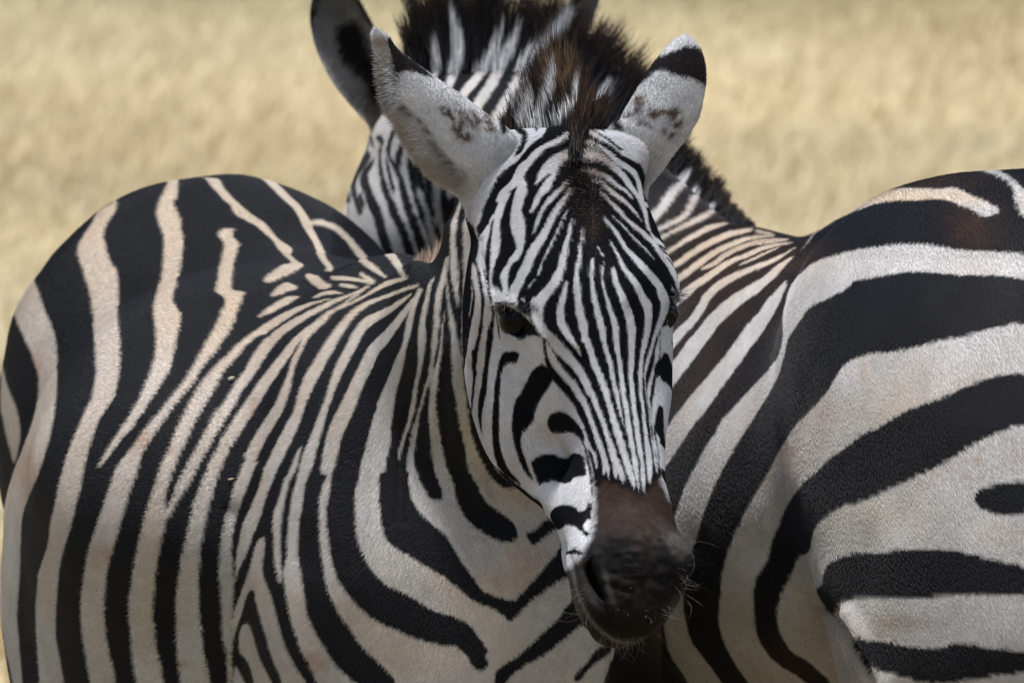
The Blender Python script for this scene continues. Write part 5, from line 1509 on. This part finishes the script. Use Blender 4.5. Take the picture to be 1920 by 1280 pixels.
def colour_mane_a(P, t, rg_shade=None):
    px, py = to_pixels(P)
    f = CH_MANE_A.at(px, py) + (vnoise(P, 120) - .5) * 7
    m = edge(f, 3)
    dark = np.array([.008, .006, .006])
    ging = np.array([.20, .12, .055])
    red = np.array([.045, .020, .014])
    gz = np.maximum(blob(px, py, (1046, 110, 34, 46)), .28 * blob(px, py, (1104, 190, 40, 30)))
    b = (np.clip((t - .45) / .5, 0, 1) * np.clip(vnoise(P, 90) * 1.9 - .3, 0, 1) * gz)[:, None]
    g = np.clip((t - .35) / .6, 0, 1) * np.clip(vnoise(P + 5, 90) * 1.8 - .5, 0, 1)[:, None]
    d = dark * (1 - g) + red * g
    d = d * (1 - b) + ging * b
    silver = (blob(px, py, (980, 190, 26, 56)) > .5)[:, None] * (vnoise(P + 3, 330)[:, None] > .52)
    d = np.where(silver, np.array([.36, .355, .35]), d)
    return np.array([.60, .60, .61]) * (1 - m) * (1 - .6 * b) + d * np.maximum(m, .6 * b)


def whisker_points(P, N, head, spots, seed=5):
    rg = np.random.default_rng(seed)
    out, rad = [], []
    for (x, y, rx, ry, n, lo, hi, dx, dz) in spots:
        for _ in range(n):
            wx, wy = x + rg.normal(0, rx), y + rg.normal(0, ry)
            cx, cy = to_pixels(P)
            m = (np.abs(cx - wx) < 7) & (np.abs(cy - wy) < 7) & (head > 0) & (P[:, 1] < 10.2)
            if not m.any():
                continue
            idx = np.where(m)[0][np.argmin(P[m, 1])]
            d = unit(N[idx] * .8 + np.array([dx, -.25, dz]) + rg.normal(0, .28, 3))
            L = rg.uniform(lo, hi)
            pts = [P[idx]]
            cur = rg.normal(0, .8, 3) + np.array([0, 0, .15])
            for q in range(1, 7):
                pts.append(pts[-1] + unit(d + cur * q / 6) * L / 6)
            out.append(pts)
    return np.array(out)


note('front zebra')
DENS = 1.0
rootA, orgA, PA, NA, QA, headA = build_front_zebra()

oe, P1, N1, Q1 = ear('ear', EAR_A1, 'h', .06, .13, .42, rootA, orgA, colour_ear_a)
oe['label'] = 'ear turned out to the left, white back with black patch and brown speckles'
H1, c1 = ear_hair(P1, N1, Q1, colour_ear_a, rootA, orgA, (-.6, 0, .8),
                  fringe=lambda x, y: np.clip(blob(x, y, (738, 180, 18, 80, -14)) + blob(x, y, (790, 280, 26, 70, -38)) + blob(x, y, (845, 350, 30, 36, -40)), 0, 1))
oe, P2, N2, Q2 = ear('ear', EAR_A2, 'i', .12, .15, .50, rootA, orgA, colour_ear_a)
oe['label'] = 'upright ear on the right, white back with broad black band below the tip'
H2, c2 = ear_hair(P2, N2, Q2, colour_ear_a, rootA, orgA, (.35, 0, .9))
link_hair('ear_hair', np.concatenate([H1, H2]), np.array([.00022, .0002, .00015, .00005]), np.concatenate([c1, c2]), M_HAIR, rootA, orgA)
note('ears')

mane('mane', rootA, orgA, [(1082, 282, .03, .008, 0), (1080, 262, .05, .030, 2), (1078, 248, .07, .058, 3), (1072, 242, .10, .064, 0), (1062, 240, .13, .078, -2),
                           (1045, 240, .17, .084, -2), (1020, 246, .21, .072, -4), (985, 268, .25, .050, -6), (955, 294, .29, .030, -12), (920, 330, .34, .035, -12), (870, 380, .42, .022, -8)],
     8500, colour_mane_a, spread=.011, seed=3)
mane('forelock', rootA, orgA, [(1088, 256, .07, .032, 16), (1096, 248, .10, .040, 22), (1104, 246, .12, .028, 28)], 700, colour_mane_a, spread=.010, seed=8)
mane('withers_tuft', rootA, orgA, [(786, 505, .70, .014, -12), (800, 508, .68, .022, 4), (815, 498, .64, .024, 14), (835, 478, .58, .018, 20)], 1500,
     lambda P, t, rg_shade=None: np.array([.30, .22, .17]) * (.5 + vnoise(P, 150)[:, None]) , spread=.012, seed=9)

WH = whisker_points(PA, NA, headA, [
    (1290, 1110, 10, 26, 30, .012, .035, .9, -.1), (1255, 1160, 16, 14, 30, .012, .035, .6, -.5), (1170, 1205, 46, 6, 70, .010, .030, 0, -.9),
    (1085, 1120, 12, 40, 26, .015, .05, -.9, -.3), (1075, 1165, 14, 20, 16, .015, .045, -.6, -.6), (1190, 1120, 60, 40, 14, .003, .006, 0, -.6),
    (1272, 1010, 8, 20, 8, .02, .05, .9, .1), (1160, 1160, 60, 20, 22, .003, .007, 0, -.7)])
colw = np.array([.20, .17, .14]) * rng.uniform(.08, 1.1, (len(WH), 1))
link_hair('whiskers', WH, np.array([.00011, .0001, .00009, .00008, .00007, .00005, .00002]), colw, M_WHISK, rootA, orgA)

LASH = whisker_points(PA, NA, headA, [(934, 574, 6, 4, 40, .010, .020, -.7, -.8), (955, 570, 14, 3, 60, .008, .015, -.4, -1.0), (985, 580, 12, 4, 40, .006, .012, -.1, -1.0),
                                      (1268, 556, 5, 7, 70, .012, .028, .6, -.4), (1262, 580, 4, 8, 24, .010, .024, .5, -.5)], 6)
link_hair('eyelashes', LASH, np.array([.00022, .0002, .00018, .00015, .00012, .00008, .00003]), np.full((len(LASH), 3), .008), M_WHISK, rootA, orgA)
note('front zebra done')

# ----------------------------------------------------------------------------
# ZEBRA BEHIND
# ----------------------------------------------------------------------------
BODY_B_PRIMS = [
    EM(1985, 850, .52, .30, .315, .32, k=.05),
    EM(1740, 690, .60, .165, .215, .24, k=.05),
    EM(1900, 1080, .42, .205, .36, .26, k=.05),
    EM(1640, 900, 1.0, .29, .31, .52, ay=20, k=.06),
    EM(1500, 760, 1.40, .17, .20, .28, ay=20, k=.07),
    rc(1700, 560, .95, 120, 1460, 540, 1.40, 100, k=.06),
    rc(1440, 600, 1.45, 170, 1220, 500, 1.60, 150, k=.07),
    rc(1220, 480, 1.60, 160, 960, 280, 1.80, 130, k=.07),
    rc(960, 280, 1.80, 130, 850, 230, 1.88, 110, k=.05),
    E(765, 400, 1.96, 118, 190, .14, az=6, k=.05),
    E(800, 250, 1.92, 95, 90, .10, k=.04),
    rc(760, 430, 2.02, 100, 715, 560, 2.34, 62, k=.05),
    rc(715, 560, 2.34, 62, 700, 600, 2.42, 55, k=.03),
    EM(1480, 1050, 1.35, .19, .30, .22, k=.07),
    EM(1330, 1180, 1.45, .20, .34, .22, k=.07),
]
BODY_B_OUT = [(693, 240), (686, 256), (682, 275), (673, 306), (657, 331), (645, 357), (644, 380), (640, 450), (620, 600), (640, 760), (760, 800), (900, 900), (980, 1100), (1000, 1400), (1000, 3600), (2700, 3600), (2750, 1500), (2700, 700),
              (2500, 420), (2250, 330), (2100, 316), (2000, 312), (1920, 313), (1880, 312), (1850, 313), (1820, 318), (1784, 319), (1745, 327), (1719, 332), (1686, 341), (1655, 353), (1631, 362),
              (1605, 376), (1583, 388), (1560, 404), (1544, 419), (1528, 437), (1512, 449), (1490, 449), (1470, 445), (1450, 439), (1430, 431), (1412, 424), (1393, 417), (1375, 411), (1359, 400),
              (1330, 382), (1300, 360), (1270, 335), (1235, 305), (1190, 262), (1150, 228), (1100, 180), (1050, 145), (990, 122), (930, 110), (870, 108), (810, 115), (770, 130), (735, 170), (710, 215)]


def build_rear_zebra():
    origin = tuple(to_world(V(1650, 640, 1.0))[:2]) + (0.0,)
    root = empty('zebra', origin, 'zebra behind, rump at the right edge, dark mane showing behind the other zebra\'s head', 'zebra', 'pair of zebras standing together')
    lg, feet = legs((.24, .44), (11.68, 11.60), (.50, .74), (10.78, 10.86), zh=.80, hind_fwd=-.10)
    g = Grid((-.32, 9.95, -2.12), (1.05, 12.75, .40), .0095)
    note('grid', g.n)
    G = g.build(BODY_B_PRIMS + lg)
    g.clip_outline(G, outline_trace(BODY_B_OUT, 300, -100, 3000, 3800), .02)
    P, Q = g.nets(G)
    P, Q = largest_piece(P, Q)
    P = laplacian(P, Q, 2)
    P, Q = subdivide(P, Q, 1)
    N = vert_normals(P, Q)
    if np.mean(np.sum(N * (P - P.mean(0)), 1)) < 0:
        Q = Q[:, ::-1]; N = -N
    px, py = to_pixels(P)
    P += N * ((vnoise(P, 8) - .5) * .012 + (vnoise(P, 22) - .5) * .003)[:, None]
    for pts, w, dep in (([(1565, 1152), (1600, 1210), (1634, 1267), (1680, 1400)], 12, -.02), ([(1540, 1135), (1500, 1120)], 12, -.008),
                        ([(1590, 1150), (1625, 1215), (1660, 1280)], 14, .010)):
        P += N * (polyline_w(px, py, pts, w) * dep * (P[:, 1] < 11.3))[:, None]
    N = vert_normals(P, Q)
    note('rear skin', len(P))
    link_mesh('body', P, Q, M_SKIN, root, colour_b(P), origin)
    hoof_mesh(root, feet, origin)

    def dens(c, n):
        cx, cy = to_pixels(c)
        vis = np.clip((-n[:, 1] + .35) * 3, 0, 1) * (c[:, 2] > -.5) * (cx < 2150)
        hid = np.where((cx < 1240) & (cy > 560), .0, 1.0)
        return DENS * 330000 * vis * hid
    pos, nor, T, ba = scatter(P, N, Q, dens)
    cx, cy = to_pixels(pos)
    a = np.clip((cx - 1250) / 350, 0, 1)[:, None]
    flow = np.array([.35, -.3, -.75]) * (1 - a) + np.array([.45, -.45, -.75]) * a
    L = np.where(cx < 900, .004, np.where(cy < 480, .0062, .0046))
    H = lay_hair(pos, nor, flow, L, lift=.12, jit=.08)
    link_hair('coat', H, np.array([.00016, .00013, .00004]), colour_b(pos, None, True) * rng.uniform(.92, 1.08, (len(pos), 1)), M_HAIR, root, origin)
    note('rear coat', len(pos))
    return root, origin, P, N


rootB, orgB, PB, NB = build_rear_zebra()
oe, P3, N3, Q3 = ear('ear', EAR_B1, 'h', 1.86, 1.90, -.35, rootB, orgB, colour_ear_b, cup=1.0)
oe['label'] = 'large cupped ear with dark hairy inside'
H3, c3 = ear_hair(P3, N3, Q3, colour_ear_b, rootB, orgB, (.3, 0, .8), n_per=500000, length=.014, back=.2)
oe, P4, N4, Q4 = ear('ear', EAR_B2, 'i', 1.84, 1.86, -.35, rootB, orgB, colour_ear_b, cup=1.0)
oe['label'] = 'small part of an ear above the mane, grey inside with dark rim'
H4, c4 = ear_hair(P4, N4, Q4, colour_ear_b, rootB, orgB, (.2, 0, .9), n_per=500000, length=.010, back=.2)
link_hair('ear_hair', np.concatenate([H3, H4]), np.array([.00034, .0003, .0002, .00006]), np.concatenate([c3, c4]), M_HAIR, rootB, orgB)
mane('mane', rootB, orgB, [(778, 150, 1.90, .055, -8), (800, 132, 1.89, .085, -6), (850, 118, 1.86, .095, -2), (900, 118, 1.85, .095, 4), (960, 125, 1.83, .090, 12), (1020, 145, 1.80, .085, 22), (1080, 180, 1.76, .082, 30),
                           (1140, 225, 1.71, .070, 34), (1200, 280, 1.66, .050, 36), (1250, 325, 1.62, .040, 34), (1290, 358, 1.59, .036, 34), (1330, 388, 1.55, .024, 36), (1365, 408, 1.51, .012, 40), (1400, 422, 1.48, .004, 44)],
     15000, colour_mane_b, spread=.013, seed=21)

# tail of the rear zebra, hanging on its far side just outside the picture
tb = V(2330, 520, .40)
tl = [tb + np.array([.0, -.02, -.0]), tb + np.array([.05, -.05, -.12]), tb + np.array([.06, -.06, -.32]), tb + np.array([.06, -.05, -.5])]
bm = bmesh.new()
prev = None
for q in range(4):
    r = (.034, .026, .018, .014)[q]
    ring = [bm.verts.new(tuple(to_world(tl[q] + np.array([r * math.cos(a), r * math.sin(a), 0])) - np.array(orgB))) for a in [k * math.pi / 6 for k in range(12)]]
    if prev:
        for k in range(12):
            bm.faces.new((prev[k], prev[(k + 1) % 12], ring[(k + 1) % 12], ring[k]))
    prev = ring
bm.faces.new(prev)
me = bpy.data.meshes.new('tail'); bm.to_mesh(me); bm.free()
at = me.attributes.new('pigment', 'FLOAT_COLOR', 'POINT')
at.data.foreach_set('color', np.array([[.4, .38, .36, 1] if (i // 12) % 2 == 0 else [.02, .02, .02, 1] for i in range(len(me.vertices))], np.float32).ravel())
me.materials.append(M_SKIN)
o = bpy.data.objects.new('tail', me); COL.objects.link(o); o.parent = rootB
note('rear zebra done')


def speck(name, label, P, N, cxy, size, col, tilt):
    """a bit of dry plant matter caught on the coat"""
    cx, cy = to_pixels(P)
    m = (np.abs(cx - cxy[0]) < 5) & (np.abs(cy - cxy[1]) < 5) & (N[:, 1] < 0)
    i = np.where(m)[0][np.argmin(P[m, 1])]
    c = P[i] + N[i] * .0035
    bm = bmesh.new()
    bmesh.ops.create_icosphere(bm, subdivisions=2, radius=1.0)
    for v in bm.verts:
        k = 1 - .45 * v.co.x
        v.co.y *= k; v.co.z *= k * (1 + .25 * math.sin(v.co.x * 5))
    bmesh.ops.scale(bm, vec=size, verts=bm.verts)
    bmesh.ops.rotate(bm, matrix=Matrix.Rotation(tilt, 3, 'Y'), verts=bm.verts)
    me = bpy.data.meshes.new(name); bm.to_mesh(me); bm.free()
    mt, nt, b = mat_new(name + '_husk')
    n = nt.nodes.new('ShaderNodeTexNoise'); n.inputs['Scale'].default_value = 300
    r = nt.nodes.new('ShaderNodeValToRGB')
    r.color_ramp.elements[0].color = (col[0] * .6, col[1] * .6, col[2] * .6, 1); r.color_ramp.elements[1].color = (*col, 1)
    nt.links.new(n.outputs[0], r.inputs[0]); nt.links.new(r.outputs[0], b.inputs['Base Color'])
    me.materials.append(mt)
    o = bpy.data.objects.new(name, me); COL.objects.link(o)
    o.location = tuple(to_world(c))
    o['label'] = label; o['category'] = name.replace('_', ' ')


speck('seed_husk', 'pale seed husk caught on the black flank of the front zebra', PA, NA, (431, 711), (.0042, .002, .0024), (.42, .38, .28), -.4)
speck('straw_bit', 'tiny straw bit stuck lower on the flank, below the seed husk', PA, NA, (432, 898), (.0036, .0012, .0012), (.40, .34, .18), -.2)
# ----------------------------------------------------------------------------
# SAVANNA: dry ground and golden grass
# ----------------------------------------------------------------------------
def height(x, y):
    """the plain climbs gently away from the animals"""
    return np.where(y > 16, (y - 16) ** 1.35 * .005, 0) + .08 * np.sin(x * .21 + y * .13) * np.clip((y - 15) / 12, 0, 1)


def build_ground():
    xs = np.concatenate([np.linspace(-500, -30, 24)[:-1], np.linspace(-30, 30, 90), np.linspace(30, 500, 24)[1:]])
    ys = np.concatenate([np.linspace(-60, 5, 12)[:-1], np.linspace(5, 90, 150), np.linspace(90, 900, 40)[1:]])
    X, Y = np.meshgrid(xs, ys)
    Z = height(X, np.minimum(Y, 300.0))
    P = np.stack([X, Y, Z], -1).reshape(-1, 3)
    nx, ny = len(xs), len(ys)
    i = (np.arange(ny - 1)[:, None] * nx + np.arange(nx - 1)[None, :]).ravel()
    Q = np.stack([i, i + 1, i + 1 + nx, i + nx], 1)
    m, nt, b = mat_new('dry_ground')
    tc = nt.nodes.new('ShaderNodeTexCoord')
    n1 = nt.nodes.new('ShaderNodeTexNoise'); n1.inputs['Scale'].default_value = .55; n1.inputs['Detail'].default_value = 6
    n2 = nt.nodes.new('ShaderNodeTexNoise'); n2.inputs['Scale'].default_value = 9; n2.inputs['Detail'].default_value = 6
    r1 = nt.nodes.new('ShaderNodeValToRGB')
    e = r1.color_ramp.elements
    e[0].position = .36; e[0].color = (.22, .175, .10, 1)
    e[1].position = .66; e[1].color = (.30, .245, .145, 1)
    e2 = e.new(.5); e2.color = (.26, .21, .12, 1)
    mx = nt.nodes.new('ShaderNodeVectorMath'); mx.operation = 'SCALE'
    mr = nt.nodes.new('ShaderNodeMapRange'); mr.inputs['To Min'].default_value = .8; mr.inputs['To Max'].default_value = 1.15
    for n in (n1, n2):
        nt.links.new(tc.outputs['Object'], n.inputs['Vector'])
    nt.links.new(n1.outputs[0], r1.inputs[0]); nt.links.new(r1.outputs[0], mx.inputs[0])
    nt.links.new(n2.outputs[0], mr.inputs['Value']); nt.links.new(mr.outputs[0], mx.inputs['Scale'])
    # litter-covered plain beyond; unseen ground near the animals darkened to cut bounced light
    sp = nt.nodes.new('ShaderNodeSeparateXYZ'); nt.links.new(tc.outputs['Object'], sp.inputs[0])
    tr = nt.nodes.new('ShaderNodeMapRange'); tr.interpolation_type = 'SMOOTHSTEP'
    tr.inputs['From Min'].default_value = 13.5; tr.inputs['From Max'].default_value = 18.0
    tr.inputs['To Min'].default_value = 1.0; tr.inputs['To Max'].default_value = 1.9
    nt.links.new(sp.outputs['Y'], tr.inputs['Value'])
    m2 = nt.nodes.new('ShaderNodeVectorMath'); m2.operation = 'SCALE'
    nt.links.new(mx.outputs[0], m2.inputs[0]); nt.links.new(tr.outputs[0], m2.inputs['Scale'])
    nt.links.new(m2.outputs[0], b.inputs['Base Color'])
    b.inputs['Roughness'].default_value = .95
    b.inputs['Specular IOR Level'].default_value = .1
    bp = nt.nodes.new('ShaderNodeBump'); bp.inputs['Distance'].default_value = .05
    nt.links.new(n2.outputs[0], bp.inputs['Height']); nt.links.new(bp.outputs[0], b.inputs['Normal'])
    o = link_mesh('ground', P, Q, m, None, None, (0, 0, 0), frame=False)
    o['kind'] = 'structure'
    o['label'] = 'dry golden savanna ground rising gently behind the zebras'
    return o


def build_grass():
    rg = np.random.default_rng(31)
    zones = [(200000, 18, 48, lambda y: 2.6 + y * .06), (200000, 17, 50, lambda y: 5.0 + y * .42), (60000, 4, 18, lambda y: 7 + 0 * y)]
    roots = []
    for n, y0, y1, w in zones:
        y = y0 + (y1 - y0) * rg.random(n) ** 1.25
        x = rg.uniform(-1, 1, n) * w(y)
        roots.append(np.stack([x, y], 1))
    rt = np.concatenate(roots)
    pn = vnoise(np.stack([rt[:, 0], rt[:, 1] * .6, 0 * rt[:, 0]], -1), .9)
    far = rt[:, 1] > 16
    keep = rg.random(len(rt)) < (.6 + .5 * pn)
    # keep the blades off the animals' feet
    rt, pn, far = rt[keep], pn[keep], far[keep]
    n = len(rt)
    h = np.where(far, .15, .10) * rg.uniform(.5, 1.4, n) * (.75 + .45 * pn)
    z = height(rt[:, 0], rt[:, 1])
    lean = rg.normal(0, .28, (n, 2)) + np.array([.22, 0.0])
    rows = []
    for t in (0, .35, .7, 1.0):
        rows.append(np.stack([rt[:, 0] + lean[:, 0] * h * t ** 1.7, rt[:, 1] + lean[:, 1] * h * t ** 1.7, z + h * t * (1 - .15 * t)], 1))
    pts = np.stack(rows, 1)
    cu = bpy.data.hair_curves.new('dry_grass')
    cu.add_curves([4] * n)
    cu.attributes['position'].data.foreach_set('vector', pts.astype(np.float32).ravel())
    ra = cu.attributes.get('radius') or cu.attributes.new('radius', 'FLOAT', 'POINT')
    rw = np.where(far, .0042, .0020)[:, None] * np.array([1, .9, .6, .15])[None]
    ra.data.foreach_set('value', rw.astype(np.float32).ravel())
    big = vnoise(np.stack([rt[:, 0], rt[:, 1] * .35, 0 * rt[:, 0] + 3], -1), .42)[:, None]
    big = np.clip((big - .5) * 1.6 + .5, 0, 1)
    c = np.array([.645, .52, .315]) * (1 - big) + np.array([.69, .61, .41]) * big
    c = c * (.84 + .32 * vnoise(np.stack([rt[:, 0] * .3, rt[:, 1] * 1.1, 0 * rt[:, 0] + 17], -1), 1.0)[:, None])
    gr = (np.clip(vnoise(np.stack([rt[:, 0], rt[:, 1] * .3, 0 * rt[:, 0] + 9], -1), .5) * 2.4 - .7, 0, 1) * np.clip((rt[:, 1] - 32) / 5, 0, 1))[:, None]
    c = c * (1 - gr * .6) + np.array([.30, .31, .17]) * gr * .6
    c = c * rg.uniform(.85, 1.1, (n, 1))
    at = cu.attributes.new('pigment', 'FLOAT_COLOR', 'CURVE')
    cc = np.ones((n, 4), np.float32); cc[:, :3] = c
    at.data.foreach_set('color', cc.ravel())
    m = fur_material('dry_grass', .8, .15)
    cu.materials.append(m)
    o = bpy.data.objects.new('dry_grass', cu)
    COL.objects.link(o)
    o['kind'] = 'stuff'
    o['label'] = 'tall dry golden grass covering the plain behind the zebras'
    note('grass', n)


build_ground()
build_grass()
note('all done')
